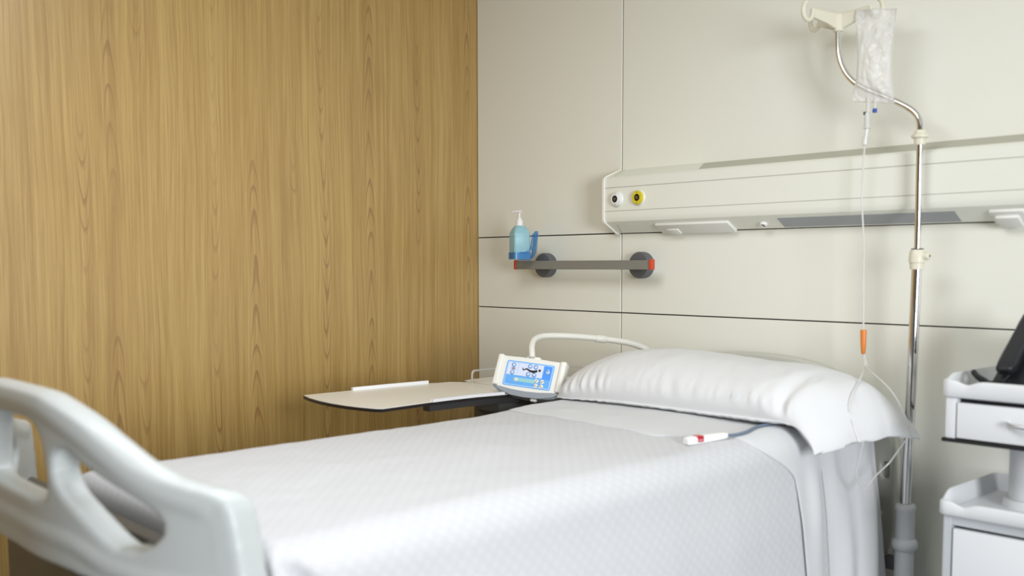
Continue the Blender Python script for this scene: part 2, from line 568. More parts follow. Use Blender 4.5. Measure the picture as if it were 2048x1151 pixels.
def outlet(x, z, face, white_ring):
    bm = bmesh.new()
    lathe(bm, [(0.0295, 0.0), (0.0295, 0.002), (0.027, 0.005), (0.026, 0.005)], (x, -0.095, z), 'Y', 40)
    base = obj('outlet_ring', bm, M_outwhite, hw)
    bm = bmesh.new()
    lathe(bm, [(0.0255, 0.004), (0.0255, 0.011), (0.0240, 0.0135), (0.0135, 0.014), (0.0130, 0.006)], (x, -0.095, z), 'Y', 40)
    col = obj('outlet_collar', bm, face, hw)
    if white_ring:
        bm = bmesh.new(); lathe(bm, [(0.0190, 0.0130), (0.0190, 0.0165), (0.0178, 0.0175), (0.0135, 0.0175), (0.013, 0.012)], (x, -0.095, z), 'Y', 32)
        obj('inner_ring', bm, M_outwhite, col)
    d = 0.0168 if white_ring else 0.0132
    bm = bmesh.new(); lathe(bm, [(0.0130, 0.005), (0.0130, d - 0.001), (0.0120, d)], (x, -0.095, z), 'Y', 28)
    core = obj('socket', bm, M_black, hw)
    bm = bmesh.new(); lathe(bm, [(0.0055, d - 0.002), (0.0055, d + 0.001), (0.0042, d + 0.001), (0.004, d), (0.0018, d), (0.0018, d + 0.0025)], (x, -0.095, z), 'Y', 20)
    obj('valve_pin', bm, M_steel, core)
    for dz in (0.0195, -0.0195):
        bm = bmesh.new(); lathe(bm, [(0.0016, 0.0130), (0.0016, 0.0146)], (x, -0.095, z + dz), 'Y', 10)
        obj('mark', bm, M_callr if white_ring else M_ink, col)


outlet(0.912, 1.597, M_outwhite, True)
outlet(1.017, 1.598, M_yellow, False)

# things hanging under the unit: everything lies on the sloping underside
sl = Vector((0, -0.062, 0.034)).normalized()      # towards the front, in the underside plane
nrm = Vector((0, -sl.z, sl.y))                    # pointing down/out
if nrm.z > 0: nrm = -nrm


def under(x0, x1, a0, a1, d0, d1, bev=0.0):
    """box on the underside: a = distance from the wall edge along the slope, d = depth below it"""
    bm = bmesh.new()
    vs = box(bm, x0, x1, a0, a1, d0, d1, bev=bev, seg=2)
    o = Vector((0, -0.016, 1.472))
    for v in bm.verts:
        v.co = Vector((v.co.x, 0, 0)) + o + sl * v.co.y + nrm * v.co.z
    return bm


obj('cover_plate', under(1.075, 1.395, -0.004, 0.062, -0.002, 0.010, 0.002), M_white, hw)
obj('plate_catch', under(1.115, 1.165, 0.004, 0.036, 0.009, 0.016, 0.002), M_white, hw)
obj('lamp_diffuser', under(1.59, 2.178, 0.006, 0.064, -0.002, 0.0012), M_diff, hw, 0)
bm = bmesh.new()
lathe(bm, [(0.0135, -0.001), (0.0135, 0.008), (0.012, 0.010), (0.008, 0.010), (0.008, 0.004)], (0, 0, 0), 'Z', 24)
o3 = Vector((1.523, -0.016, 1.472)) + sl * 0.034
rm = Matrix((Vector((1, 0, 0)), sl, nrm)).transposed()
for v in bm.verts: v.co = o3 + rm @ v.co
so = obj('call_socket', bm, M_white, hw)
bm = bmesh.new(); lathe(bm, [(0.0078, 0.003), (0.0078, 0.0055)], (0, 0, 0), 'Z', 20)
for v in bm.verts: v.co = o3 + rm @ v.co
obj('socket_hole', bm, M_black, so)
# nurse terminal at the right under the unit
obj('terminal_plate', under(2.275, 2.367, -0.002, 0.064, -0.002, 0.009, 0.002), M_white, hw)
bm = under(2.288, 2.354, -0.006, 0.050, 0.008, 0.022, 0.006)
obj('terminal_cover', bm, M_white, hw)

# ================================================================== WALL RAIL
rl = thing('wall_rail', 'grey equipment rail with red end caps on two round mounts', 'rail', (0.71, 0.0, 1.347))
obj('bar', B(0.352, 1.068, -0.095, -0.080, 1.3305, 1.3655, bev=0.0015, seg=1), M_rail, rl, 30)
obj('end_cap', B(0.340, 0.353, -0.099, -0.076, 1.329, 1.369, bev=0.004), M_red, rl)
obj('end_cap', B(1.067, 1.081, -0.099, -0.076, 1.3295, 1.3695, bev=0.004), M_red, rl)
for x in (0.452, 0.967):
    bm = bmesh.new()
    lathe(bm, [(0.050, 0.0), (0.051, 0.004), (0.051, 0.030), (0.047, 0.037), (0.030, 0.039)], (x, 0, 1.347), 'Y', 56)
    mt = obj('mount', bm, M_mount, rl)
    obj('bracket', B(x - 0.020, x + 0.020, -0.081, -0.036, 1.334, 1.362, bev=0.003), M_mount, mt)

# ================================================================== SANITISER BOTTLE and its holder
CX_, CY_ = 0.418, -0.137
hd = thing('bottle_holder', 'clear blue acrylic holder clamped on the left end of the rail', 'holder', (CX_, CY_, 1.366))


def rounded_rect(cx, cy, hx, hy, r, n=8):
    out = []
    for k, (sx, sy) in enumerate(((1, 1), (-1, 1), (-1, -1), (1, -1))):
        for i in range(n + 1):
            a = PI / 2 * k + PI / 2 * i / n
            out.append((cx + sx * (hx - r) + r * math.cos(a), cy + sy * (hy - r) + r * math.sin(a)))
    return out


def loft(bm, sections, cap=True):
    """sections = list of (outline2d, z)"""
    rings = [[bm.verts.new((p[0], p[1], z)) for p in ol] for ol, z in sections]
    n = len(rings[0])
    for a, b in zip(rings, rings[1:]):
        for i in range(n):
            bm.faces.new((a[i], a[(i + 1) % n], b[(i + 1) % n], b[i]))
    if cap:
        bm.faces.new(rings[0][::-1]); bm.faces.new(rings[-1])
    return rings


bm = bmesh.new()
rot = math.radians(-28)


def rr(hx, hy, r, n=8, cx=CX_, cy=CY_):
    c, s = math.cos(rot), math.sin(rot)
    return [(cx + x * c - y * s, cy + x * s + y * c) for x, y in rounded_rect(0, 0, hx, hy, r, n)]


# cup: open box with thin walls
loft(bm, [(rr(0.044, 0.035, 0.008), 1.3705), (rr(0.0465, 0.0375, 0.010), 1.372), (rr(0.0465, 0.0375, 0.010), 1.400), (rr(0.0445, 0.0355, 0.009), 1.400), (rr(0.0445, 0.0355, 0.009), 1.374)])
obj('cup', bm, M_holder, hd, 50)
# back plate rising towards the wall
bm = bmesh.new()
c, s = math.cos(rot), math.sin(rot)


def hl(x, y, z): return Vector((CX_ + x * c - y * s, CY_ + x * s + y * c, z))


pl = [hl(0.020, 0.0395, 1.374), hl(0.050, 0.0395, 1.374), hl(0.060, 0.052, 1.40), hl(0.072, 0.056, 1.478), hl(0.068, 0.0555, 1.487), hl(0.034, 0.054, 1.487), hl(0.028, 0.052, 1.478), hl(0.020, 0.046, 1.40)]
off = Vector((s, -c, 0)) * -0.004
a = [bm.verts.new(p) for p in pl]
b = [bm.verts.new(p + off) for p in pl]
bm.faces.new(a); bm.faces.new(b[::-1])
for i in range(len(pl)):
    bm.faces.new((a[i], a[(i + 1) % len(pl)], b[(i + 1) % len(pl)], b[i]))
obj('back_plate', bm, M_holder, hd, 30)
bm = bmesh.new()
tube(bm, catmull([hl(0.043, -0.010, 1.398), hl(0.047, 0.02, 1.402), hl(0.056, 0.045, 1.43), hl(0.066, 0.052, 1.478)], 6), 0.004, 8)
tube(bm, catmull([hl(0.010, 0.037, 1.398), hl(0.020, 0.042, 1.42), hl(0.032, 0.049, 1.478)], 6), 0.003, 8)
obj('side_rib', bm, M_holder, hd)
obj('rail_clamp', B(0.385, 0.423, -0.112, -0.074, 1.3665, 1.3715, bev=0.001, seg=1), M_holder, hd)

bt = thing('sanitiser_bottle', 'translucent pale blue hand sanitiser bottle with a white pump', 'bottle', (CX_, CY_, 1.3745))
bm = bmesh.new()
loft(bm, [(rr(0.041, 0.032, 0.008), 1.3745), (rr(0.0435, 0.0345, 0.009), 1.377), (rr(0.0435, 0.0345, 0.009), 1.476), (rr(0.0425, 0.0338, 0.009), 1.481),
          (rr(0.033, 0.028, 0.011), 1.496), (rr(0.027, 0.024, 0.013), 1.503), (rr(0.024, 0.022, 0.015), 1.507), (rr(0.0175, 0.0175, 0.0173), 1.510), (rr(0.0165, 0.0165, 0.0163), 1.513)])
obj('body', bm, M_bottle, bt, 60)
bm = bmesh.new()
lathe(bm, [(0.0185, 1.510), (0.0185, 1.512), (0.0155, 1.514), (0.0150, 1.532), (0.0135, 1.534), (0.0090, 1.535), (0.0085, 1.542), (0.006, 1.5435), (0.0042, 1.545), (0.0042, 1.566)], (CX_ - 0.001, CY_, 0), 'Z', 32)
pc = obj('pump_collar', bm, M_outwhite, bt)
bm = bmesh.new()
nz = [Vector((CX_ + 0.006, CY_ + 0.002, 1.5685)), Vector((CX_ - 0.006, CY_ - 0.002, 1.5690)), Vector((CX_ - 0.024, CY_ - 0.010, 1.5685)), Vector((CX_ - 0.031, CY_ - 0.013, 1.5655))]
tube(bm, nz, [0.0062, 0.0060, 0.0044, 0.0036], 12)
obj('pump_nozzle', bm, M_outwhite, bt)

# ================================================================== BED
bed = thing('hospital_bed', 'white adjustable hospital bed with moulded grey-white head and foot boards', 'bed', (1.48, -1.2, 0.0))
BC, BW, BY0, BA, FL = 1.38, 0.50, -2.390, 0.18, 0.07


def bend(x): return BY0 + BA * (max(0.0, abs(x - BC) - FL) / BW) ** 2.2


half_top = [(0.0, 1.121), (0.045, 1.1205), (0.09, 1.117), (0.15, 1.103), (0.188, 1.091), (0.226, 1.075), (0.285, 1.041), (0.321, 1.017), (0.369, 0.997), (0.413, 0.986),
            (0.455, 0.976), (0.474, 0.965), (0.483, 0.945), (0.487, 0.92), (0.492, 0.885), (0.497, 0.84), (0.500, 0.79), (0.494, 0.755), (0.470, 0.737), (0.43, 0.742), (0.37, 0.765), (0.30, 0.787), (0.208, 0.806), (0.133, 0.813)]
wid = lambda L: [(0.0, L[0][1])] + [(u + FL, z) for u, z in L[0:]]
half_top = wid(half_top)
outline = [(BC + u, z) for u, z in half_top] + [(BC, 0.814)] + [(BC - u, z) for u, z in half_top[:0:-1]]
cen = [(0.0, 1.068), (0.036, 1.067), (0.068, 1.055), (0.088, 1.03), (0.098, 1.0), (0.104, 0.97), (0.104, 0.945), (0.094, 0.929), (0.06, 0.924)]
cen = wid(cen)
hole0 = [(BC + u, z) for u, z in cen] + [(BC, 0.922)] + [(BC - u, z) for u, z in cen[:0:-1]]
sid = [(0.172, 1.028), (0.145, 1.024), (0.131, 1.010), (0.128, 0.984), (0.142, 0.960), (0.163, 0.943), (0.195, 0.925), (0.239, 0.897), (0.267, 0.879), (0.290, 0.867), (0.333, 0.868), (0.36, 0.88), (0.377, 0.90),
       (0.379, 0.919), (0.367, 0.936), (0.336, 0.955), (0.283, 0.977), (0.222, 1.003)]
sid = [(u + FL, z) for u, z in sid]
hole1 = [(BC + u, z) for u, z in sid]
hole2 = [(BC - u, z) for u, z in sid][::-1]
bm = bmesh.new()
prism(bm, outline, -0.027, 0.027, [hole0, hole1, hole2])
mid = [(0.0, 1.094), (0.08, 1.091), (0.14, 1.077), (0.21, 1.052), (0.27, 1.021), (0.32, 0.992), (0.37, 0.969), (0.41, 0.958), (0.45, 0.947)]
mid = wid(mid)
path = [(BC - u, 0, z) for u, z in mid[:0:-1]] + [(BC + u, 0, z) for u, z in mid]
tube(bm, catmull(path, 4), 0.032, 16)
low = [(0.0, 0.868), (0.13, 0.866), (0.20, 0.858), (0.26, 0.838), (0.32, 0.825), (0.38, 0.818), (0.46, 0.812)]
low = wid(low)
path = [(BC - u, 0, z) for u, z in low[:0:-1]] + [(BC + u, 0, z) for u, z in low]
tube(bm, catmull(path, 4), 0.033, 14)
for sgn in (-1, 1):
    tube(bm, catmull([(BC + sgn * 0.522, 0, 0.945), (BC + sgn * 0.532, 0, 0.90), (BC + sgn * 0.538, 0, 0.82), (BC + sgn * 0.540, 0, 0.775)], 4), 0.028, 14)
bm = remesh(bm, 0.0055, 6)
for v in bm.verts: v.co.y += bend(v.co.x)
obj('footboard', bm, M_bedplastic, bed, 180)

# headboard
half = [(0.0, 1.050), (0.08, 1.0485), (0.16, 1.042), (0.24, 1.028), (0.32, 1.000), (0.39, 0.955), (0.44, 0.905), (0.475, 0.855), (0.494, 0.805), (0.503, 0.755), (0.506, 0.66), (0.506, 0.56), (0.500, 0.50), (0.485, 0.445), (0.460, 0.40), (0.42, 0.375)]
HC = 1.527
outline = [(HC + u, z) for u, z in half] + [(HC - u, z) for u, z in half[:0:-1]]
hhole = [(HC + sgn * u, z) for sgn in (1,) for u, z in ((0.462, 0.735), (0.466, 0.742), (0.480, 0.744), (0.486, 0.738), (0.487, 0.700), (0.483, 0.692), (0.470, 0.692), (0.464, 0.698))]
hhole2 = [(2 * HC - x, z) for x, z in hhole]
bm = bmesh.new(); prism(bm, outline, -0.022, 0.022, [hhole, hhole2])
bm = remesh(bm, 0.005, 3)
for v in bm.verts: v.co.y += -0.078
hb = obj('headboard', bm, M_headplastic, bed, 180)
bm = bmesh.new(); box(bm, HC + 0.458, HC + 0.490, -0.082, -0.070, 0.688, 0.748)
obj('handle_recess', bm, M_headplastic, hb)
bm = bmesh.new(); lathe(bm, [(0.010, 0.0), (0.010, 0.010), (0.008, 0.014)], (HC + 0.462, -0.098, 0.583), 'Y', 20)
obj('knob', bm, M_headplastic, hb)
# frame under the mattress, dark filler panel at the foot, legs and castors
bm = bmesh.new()
box(bm, 1.08, 1.14, -2.16, -0.11, 0.56, 0.64, bev=0.006)
box(bm, 1.86, 1.92, -2.16, -0.11, 0.56, 0.64, bev=0.006)
for y in (-2.1, -1.6, -1.1, -0.6, -0.15):
    box(bm, 1.12, 1.88, y - 0.03, y + 0.03, 0.57, 0.63)
obj('frame', bm, M_darkframe, bed)
obj('mattress_platform', B(1.08, 1.92, -2.16, -0.12, 0.635, 0.70, bev=0.01), M_darkframe, bed)
obj('dark_foot_filler', B(0.74, 1.93, -2.245, -2.205, 0.16, 0.835, bev=0.012), M_darkframe, bed)  # dark sheet filling the view below the footboard, wider than the bed
for x in (1.13, 1.63):
    obj('footboard_bracket', B(x - 0.03, x + 0.03, -2.385, -2.235, 0.79, 0.83, bev=0.006), M_darkframe, bed)
for (x, y) in ((1.12, -2.05), (1.88, -2.05), (1.12, -0.30), (1.88, -0.30)):
    lg = obj('leg', B(x - 0.035, x + 0.035, y - 0.035, y + 0.035, 0.14, 0.57, bev=0.006), M_darkframe, bed)
    bm = bmesh.new(); lathe(bm, [(0.03, -0.018), (0.068, -0.016), (0.07, -0.010), (0.07, 0.010), (0.068, 0.016), (0.03, 0.018)], (x, y, 0.07), 'X', 28)
    obj('castor', bm, M_black, lg)
bm = bmesh.new(); box(bm, 1.10, 1.90, -1.6, -0.7, 0.18, 0.30, bev=0.02)
obj('base_cover', bm, M_darkframe, bed)
for y in (-1.4, -0.9):
    obj('lift_column', B(1.30, 1.70, y - 0.1, y + 0.1, 0.28, 0.60, bev=0.02), M_darkframe, bed)

obj('mattress', B(1.085, 1.915, -2.165, -0.135, 0.70, 0.868, bev=0.045, seg=4), M_mattress, bed)

# ---------------- bedding: profiles run from the far hem over the top to the near hem
NS = 150


def profile(off, znear, zfar):
    """returns evenly spaced (x, z) of a cloth draped over the mattress"""
    pts = [(1.045, zfar), (1.052, 0.70), (1.058, 0.845)]
    for k in range(9):
        a = PI - PI / 2 * k / 8
        pts.append((1.108 + 0.048 * math.cos(a), 0.832 + 0.046 * math.sin(a)))
    for k in range(1, 12):
        t = k / 12
        pts.append((1.108 + t * (1.895 - 1.108), 0.878 + 0.006 * math.sin(PI * t)))
    for k in range(13):
        a = PI / 2 - PI / 2 * 0.93 * k / 12
        pts.append((1.895 + 0.085 * math.cos(a), 0.793 + 0.085 * math.sin(a)))
    pts += [(1.992, 0.70), (2.005, 0.55), (2.018, 0.40), (2.026, znear)]
    P = [Vector((x, 0, z)) for x, z in pts]
    L = [0.0]
    for a, b in zip(P, P[1:]): L.append(L[-1] + (b - a).length)
    out = []
    for i in range(NS + 1):
        d = L[-1] * i / NS
        k = max(j for j in range(len(L) - 1) if L[j] <= d + 1e-9)
        t = (d - L[k]) / (L[k + 1] - L[k])
        out.append((P[k].lerp(P[k + 1], t), d))
    nrm_ = []
    for i in range(NS + 1):
        a = out[max(i - 2, 0)][0]; b = out[min(i + 2, NS)][0]
        tg = (b - a).normalized()
        nrm_.append(Vector((-tg.z, 0, tg.x)))
    return [(p + n * off, d, n) for (p, d), n in zip(out, nrm_)]


def lift(y):
    """the head section of the mattress is raised a little"""
    return 0.014 * sstep(-1.05, -0.62, y)


def drape(x, z, y, d):
    """soft irregularity of the cloth along its normal"""
    side = sstep(0.86, 0.60, z) if x > 1.5 else 0.0
    a = 0.0030 * fbm(x * 4, y * 4, 1.0) + 0.0012 * fbm(x * 14, y * 14, 3.0)
    a += side * (0.010 * fbm(y * 3.2, z * 0.8, 5.0, 2) + 0.010 * side)
    return a


pr = profile(0.0, 0.26, 0.40)
rows, uvs = [], []
ys = []
YF = -2.185
nY = 190
foldy = lambda x: -0.872 + 0.045 * math.sin((x - 1.15) * 2.1 + 2.6) + 0.006 * noise.noise(Vector((x * 9, 0, 0)))
# end cap rows (cloth falling at the foot), then the length of the bed
drops = [0.35, 0.45, 0.6, 0.7, 0.78, 0.82]
for dz in drops:
    rows.append([(p, d, n, YF - 0.0, dz) for p, d, n in pr]); ys.append(YF - (0.88 - dz))
for k in range(6):
    a = PI / 2 * k / 6
    rows.append([(p, d, n, YF + 0.045 * (1 - math.cos(a)), 0.838 + 0.045 * math.sin(a)) for p, d, n in pr]); ys.append(YF + 0.045 * (1 - math.cos(a)))
for k in range(nY + 1):
    y = YF + 0.046 + (-0.45 - YF - 0.046) * k / nY
    rows.append([(p, d, n, y, 9) for p, d, n in pr]); ys.append(y)
R2, UV = [], []
for r, y_ in zip(rows, ys):
    rr_, uu = [], []
    for p, d, n, y, dz in r:
        q = p + n * drape(p.x, p.z, y, d)
        # tucked corner at the near foot end: a diagonal fold line on the side
        if p.x > 1.9 and y < -1.5 and p.z < 0.87:
            fl = -2.150 + (0.845 - p.z) * 0.75 + 0.5 * (0.845 - p.z) ** 2
            q += n * (0.020 * sstep(fl - 0.004, fl + 0.012, y) - 0.012 - 0.010 * math.exp(-((y - fl + 0.006) / 0.010) ** 2)) * sstep(0.87, 0.83, p.z) * (1 - sstep(-2.02, -1.80, y))
        z = min(q.z + lift(y), dz)
        rr_.append(Vector((q.x, y, z))); uu.append((d, y_))
    R2.append(rr_); UV.append(uu)
bm, V = grid_mesh(R2, UV)
SPREAD = BVHTree.FromBMesh(bm)
spread = obj('bedspread', bm, M_spread, None, 180, origin=(1.5, -1.4, 0.88))
sm = spread.modifiers.new('thickness', 'SOLIDIFY'); sm.thickness = 0.003; sm.offset = -1
tag(spread, 'white woven bedspread with a dotted lattice covering the bed', 'bedspread')

# turned-down top sheet over the head part
pr = profile(0.0018, 0.27, 0.42)
R2, UV = [], []
nS = 90
for k in range(nS + 1):
    rr_, uu = [], []
    for p, d, n in pr:
        # hem line: across the top, then falling steeply on the near side
        if p.x < 1.1: y0 = -0.80
        elif p.z > 0.86: y0 = foldy(p.x) * (1 - sstep(1.70, 1.93, p.x)) + (-0.765) * sstep(1.70, 1.93, p.x)
        else: y0 = -0.765
        if p.x > 1.85:
            y0 = -0.765 + 0.165 * sstep(0.885, 0.74, p.z) + 0.01 * sstep(0.7, 0.4, p.z)
        y1 = -0.155
        t = k / nS
        y = y0 + (y1 - y0) * t
        disp = drape(p.x, p.z, y, d) + 0.0007 * (1 + fbm(p.x * 10, y * 30, 2.0, 2)) + 0.004 * sstep(0.0, 0.25, t) * max(0.0, fbm(p.x * 3.5, y * 11, 6.0, 2)) * sstep(0.84, 0.88, p.z)
        if p.x > 1.9 and p.z < 0.86:
            s_ = sstep(0.86, 0.62, p.z)
            disp += s_ * (0.011 * math.sin(y * 46 + 3 * noise.noise(Vector((y * 5, p.z * 2, 0)))) * sstep(-0.66, -0.40, y) + 0.012 * fbm(y * 9, p.z * 1.4, 8.0, 2))
        q = p + n * disp
        lim = q.z + lift(y)
        xx = q.x
        if p.x > 1.9 and p.z < 0.85: xx += 0.012 * sstep(-0.5, -0.15, y)
        rr_.append(Vector((xx, y, lim))); uu.append((d, y))
    R2.append(rr_); UV.append(uu)
bm, V = grid_mesh(R2, UV)
SHEET = BVHTree.FromBMesh(bm)
sheet = obj('top_sheet', bm, M_sheet, None, 180, origin=(1.5, -0.5, 0.88))
sm = sheet.modifiers.new('thickness', 'SOLIDIFY'); sm.thickness = 0.003; sm.offset = -1
tag(sheet, 'plain white sheet turned down in a band below the pillow', 'sheet')

# ---------------- pillow
ctrl = [  # x front, x mid, x back, crest z, edge z
    (1.070, 0.985, 0.990, 0.907, 0.900),
    (1.085, 1.010, 1.010, 0.955, 0.900),
    (1.130, 1.085, 1.080, 1.004, 0.902),
    (1.205, 1.180, 1.170, 1.042, 0.908),
    (1.310, 1.300, 1.300, 1.064, 0.914),
    (1.470, 1.470, 1.470, 1.070, 0.916),
    (1.660, 1.660, 1.660, 1.060, 0.916),
    (1.830, 1.840, 1.840, 1.052, 0.916),
    (1.930, 1.950, 1.950, 1.036, 0.914),
    (1.985, 2.035, 2.045, 1.006, 0.905),
    (2.012, 2.080, 2.095, 0.955, 0.885),
    (2.030, 2.108, 2.125, 0.905, 0.862),
    (2.038, 2.118, 2.135, 0.868, 0.838),
]


def lerp_ctrl(t):
    n = len(ctrl) - 1
    f = min(max(t, 0), 0.99999) * n
    i = int(f); k = f - i
    g = lambda j: ctrl[min(max(j, 0), n)]
    out = []
    for c_ in range(5):
        a, b, c, d = g(i - 1)[c_], g(i)[c_], g(i + 1)[c_], g(i + 2)[c_]
        out.append(0.5 * ((2 * b) + (c - a) * k + (2 * a - 5 * b + 4 * c - d) * k * k + (3 * b - a - 3 * c + d) * k ** 3))
    return out


NU, NV = 150, 70
top, bot = [], []
for i in range(NU + 1):
    t = i / NU
    xf, xm, xb, zc, ze = lerp_ctrl(t)
    rt, rb = [], []
    body = sstep(0.02, 0.18, t) * (1 - sstep(0.62, 0.78, t))
    sleeve = sstep(0.66, 0.80, t)
    for j in range(NV + 1):
        v = 0.5 - 0.5 * math.cos(PI * j / NV)
        # quadratic through front, middle, back
        l0 = 2 * (v - 0.5) * (v - 1); l1 = -4 * v * (v - 1); l2 = 2 * v * (v - 0.5)
        x = xf * l0 + xm * l1 + xb * l2
        y = -0.590 + 0.425 * v
        w = abs(2 * v - 1)
        g = max(0.0, 1 - w ** 2.8) ** 0.54
        g2 = max(0.0, 1 - w ** 1.9) ** 0.9
        g = g * (1 - sleeve * 0.6) + g2 * sleeve * 0.6
        corner = 1 - sstep(0.0, 0.16, t)
        g = g * (1 - 0.5 * corner) + g ** 2.2 * 0.5 * corner
        z = ze + (zc - ze) * g
        # front bulge leans over the contact line
        y -= body * 0.022 * math.sin(PI * min(1, g * 1.0)) * (1 if v < 0.5 else 0)
        # gathers running up the front face, soft dents elsewhere
        front = sstep(0.62, 0.12, v) * sstep(0.10, 0.45, g) * sstep(0.05, 0.2, t) * (1 - sstep(0.66, 0.8, t))
        ga = 0.0075 * noise.noise(Vector((x * 42 + 6 * v + 1.5 * noise.noise(Vector((x * 7, v * 5, 0))), v * 3.0, 1.0))) + 0.0042 * noise.noise(Vector((x * 85 + 8 * v, v * 5, 4.0))) + 0.0032 * math.sin(2 * PI * x / 0.031 + 5 * noise.noise(Vector((x * 9, v * 4, 3.0))) + 3 * v) * (0.6 + 0.6 * noise.noise(Vector((x * 6, 2.0, 0))))
        z += front * ga * 0.7
        y += front * ga * 1.5
        sf = 0.004 * fbm(x * 6, y * 6, 11.0, 3) * min(1, g * 2)
        z += sf
        if sleeve > 0:
            z += sleeve * (0.006 * noise.noise(Vector((y * 16, x * 5, 2.0))))
            x += sleeve * 0.010 * noise.noise(Vector((y * 12, 0.5, 9.0))) * sstep(0.8, 1.0, t)
        # pinched crease where the case opens
        cr = math.exp(-((t - 0.665) / 0.022) ** 2) * sstep(0.75, 0.2, v) * sstep(0.04, 0.4, g)
        z -= 0.006 * cr; y += 0.016 * cr
        rt.append(Vector((x, y, z)))
        zb = 0.8935 + 0.003 + (ze - 0.8965) * min(1.0, w ** 6)
        if t > 0.70:
            s2 = sstep(0.70, 0.80, t)
            zb = zb * (1 - s2) + (z - 0.014 + 0.008 * sstep(0.9, 1.0, t)) * s2
        if j in (0, NV): zb = z - 0.0008
        rb.append(Vector((x, y if 0.04 < v < 0.96 else y, min(zb, z - 0.0008))))
    top.append(rt); bot.append(rb)
rows = [tr + br[::-1] for tr, br in zip(top, bot)]
bm, V = grid_mesh(rows, None, close_u=True)
bm.faces.new([v for v in V[0]]); bm.faces.new([v for v in V[-1]][::-1])
bmesh.ops.remove_doubles(bm, verts=bm.verts[:], dist=0.0002)
PILLOW = BVHTree.FromBMesh(bm)
pil = obj('pillow', bm, M_pillow, None, 180)
tag(pil, 'long plump white pillow lying across the head of the bed', 'pillow')

# ================================================================== CALL HANDSET
ch = thing('call_handset', 'small white nurse-call handset with a red button lying on the bed', 'call button', (1.885, -0.86, 0.893))
p0, p1 = Vector((1.862, -0.925, 0.9065)), Vector((1.893, -0.790, 0.9075))
def rest(p):
    zs = [h[0].z for h in (t.ray_cast(Vector((p.x, p.y, 1.0)), Vector((0, 0, -1))) for t in (SHEET, SPREAD)) if h[0] is not None]
    return max(zs) if zs else p.z


p0.z = rest(p0) + 0.0112
p1.z = rest(p1) + 0.0098
ax = (p1 - p0).normalized(); sd = ax.cross(Vector((0, 0, 1))).normalized(); upv = sd.cross(ax)
fr = Matrix((sd, ax, upv)).transposed()
ln = (p1 - p0).length
bm = bmesh.new()
secs = [(0.0, 0.0095, 0.0075), (0.004, 0.0125, 0.0100), (0.03, 0.0135, 0.0105), (0.07, 0.0130, 0.0100), (ln - 0.01, 0.0105, 0.0085), (ln, 0.0085, 0.0065)]
rings = []
for a_, hx, hy in secs:
    rings.append([bm.verts.new(p0 + fr @ Vector((x, a_, y))) for x, y in rounded_rect(0, 0, hx, hy, min(hx, hy) * 0.6, 5)])
for a_, b_ in zip(rings, rings[1:]):
    n_ = len(a_)
    for i in range(n_): bm.faces.new((a_[i], a_[(i + 1) % n_], b_[(i + 1) % n_], b_[i]))
bm.faces.new(rings[0][::-1]); bm.faces.new(rings[-1])
obj('body', bm, M_callw, ch, 50)
bm = bmesh.new(); box(bm, -0.0095, 0.0138, 0.028, 0.052, -0.006, 0.0115, bev=0.0025)
for v in bm.verts: v.co = p0 + fr @ v.co
rb = obj('button', bm, M_callr, ch)
bm = bmesh.new(); box(bm, 0.0120, 0.0143, 0.033, 0.047, -0.0005, 0.0020, bev=0.0004); box(bm, -0.002, 0.003, 0.033, 0.047, 0.0105, 0.0119, bev=0.0004)
for v in bm.verts: v.co = p0 + fr @ v.co
obj('icon', bm, M_callp, rb)
bm = bmesh.new()
tube(bm, catmull([p1 - ax * 0.004, p1 + ax * 0.03 + Vector((0.003, 0, -0.002)), *[Vector((x, y, rest(Vector((x, y, 0.9))) + 0.0050)) for x, y in ((1.905, -0.715), (1.893, -0.66), (1.885, -0.62), (1.888, -0.585), (1.88, -0.53))]], 6), 0.0042, 10)
obj('cable', bm, M_cable, ch)

# ================================================================== DRIP STAND
PY = -0.130
KS = (3.0192 + PY) / (3.0192 - 0.075)
fx = lambda x: 3.4227 + (x - 3.4227) * KS
fz = lambda z: 1.35 + (z - 1.35) * KS

iv = thing('drip_stand', 'chrome drip stand with an S-bend fixed behind the near corner of the bed head', 'drip stand', (2.083, -0.13, 0.38))
bm = bmesh.new(); tube(bm, [(2.0825, PY, 0.5944), (2.0884, PY, 0.8103), (2.0972, PY, 1.3451)], 0.0148, 24)
obj('lower_tube', bm, M_chrome, iv, 60)
up_pts = [(2.0972, PY, 1.3402), (2.0967, PY, 1.4972), (2.0953, PY, 1.6935), (2.0953, PY, 1.7209)]
bend_pts = [(2.0953, PY, 1.7376), (2.0923, PY, 1.7641), (2.0805, PY, 1.7867), (2.0580, PY, 1.8063), (2.0119, PY, 1.8328), (1.9481, PY, 1.8642), (1.8970, PY, 1.8937), (1.8656, PY, 1.9231), (1.8450, PY, 1.9565), (1.8333, PY, 1.9928), (1.8293, PY, 2.0369), (1.8288, PY, 2.0958)]
bm = bmesh.new(); tube(bm, catmull(up_pts + bend_pts, 5), 0.0095, 20)
obj('upper_tube', bm, M_chrome, iv, 60)
bm = bmesh.new()
lathe(bm, [(0.0125, 1.7381), (0.0150, 1.7366), (0.0175, 1.7278), (0.0235, 1.7239), (0.0245, 1.7200), (0.0235, 1.7160), (0.0165, 1.7131), (0.0155, 1.6954), (0.0120, 1.6949)], (2.0953, PY, 0), 'Z', 32)
obj('upper_collar', bm, M_cream, iv)
bm = bmesh.new()
lathe(bm, [(0.0155, 1.3922), (0.0185, 1.3912), (0.0215, 1.3843), (0.0235, 1.3647), (0.0235, 1.3539), (0.0205, 1.3529), (0.0200, 1.3343), (0.0165, 1.3333)], (2.0972, PY, 0), 'Z', 32)
lc = obj('clamp_collar', bm, M_cream, iv)
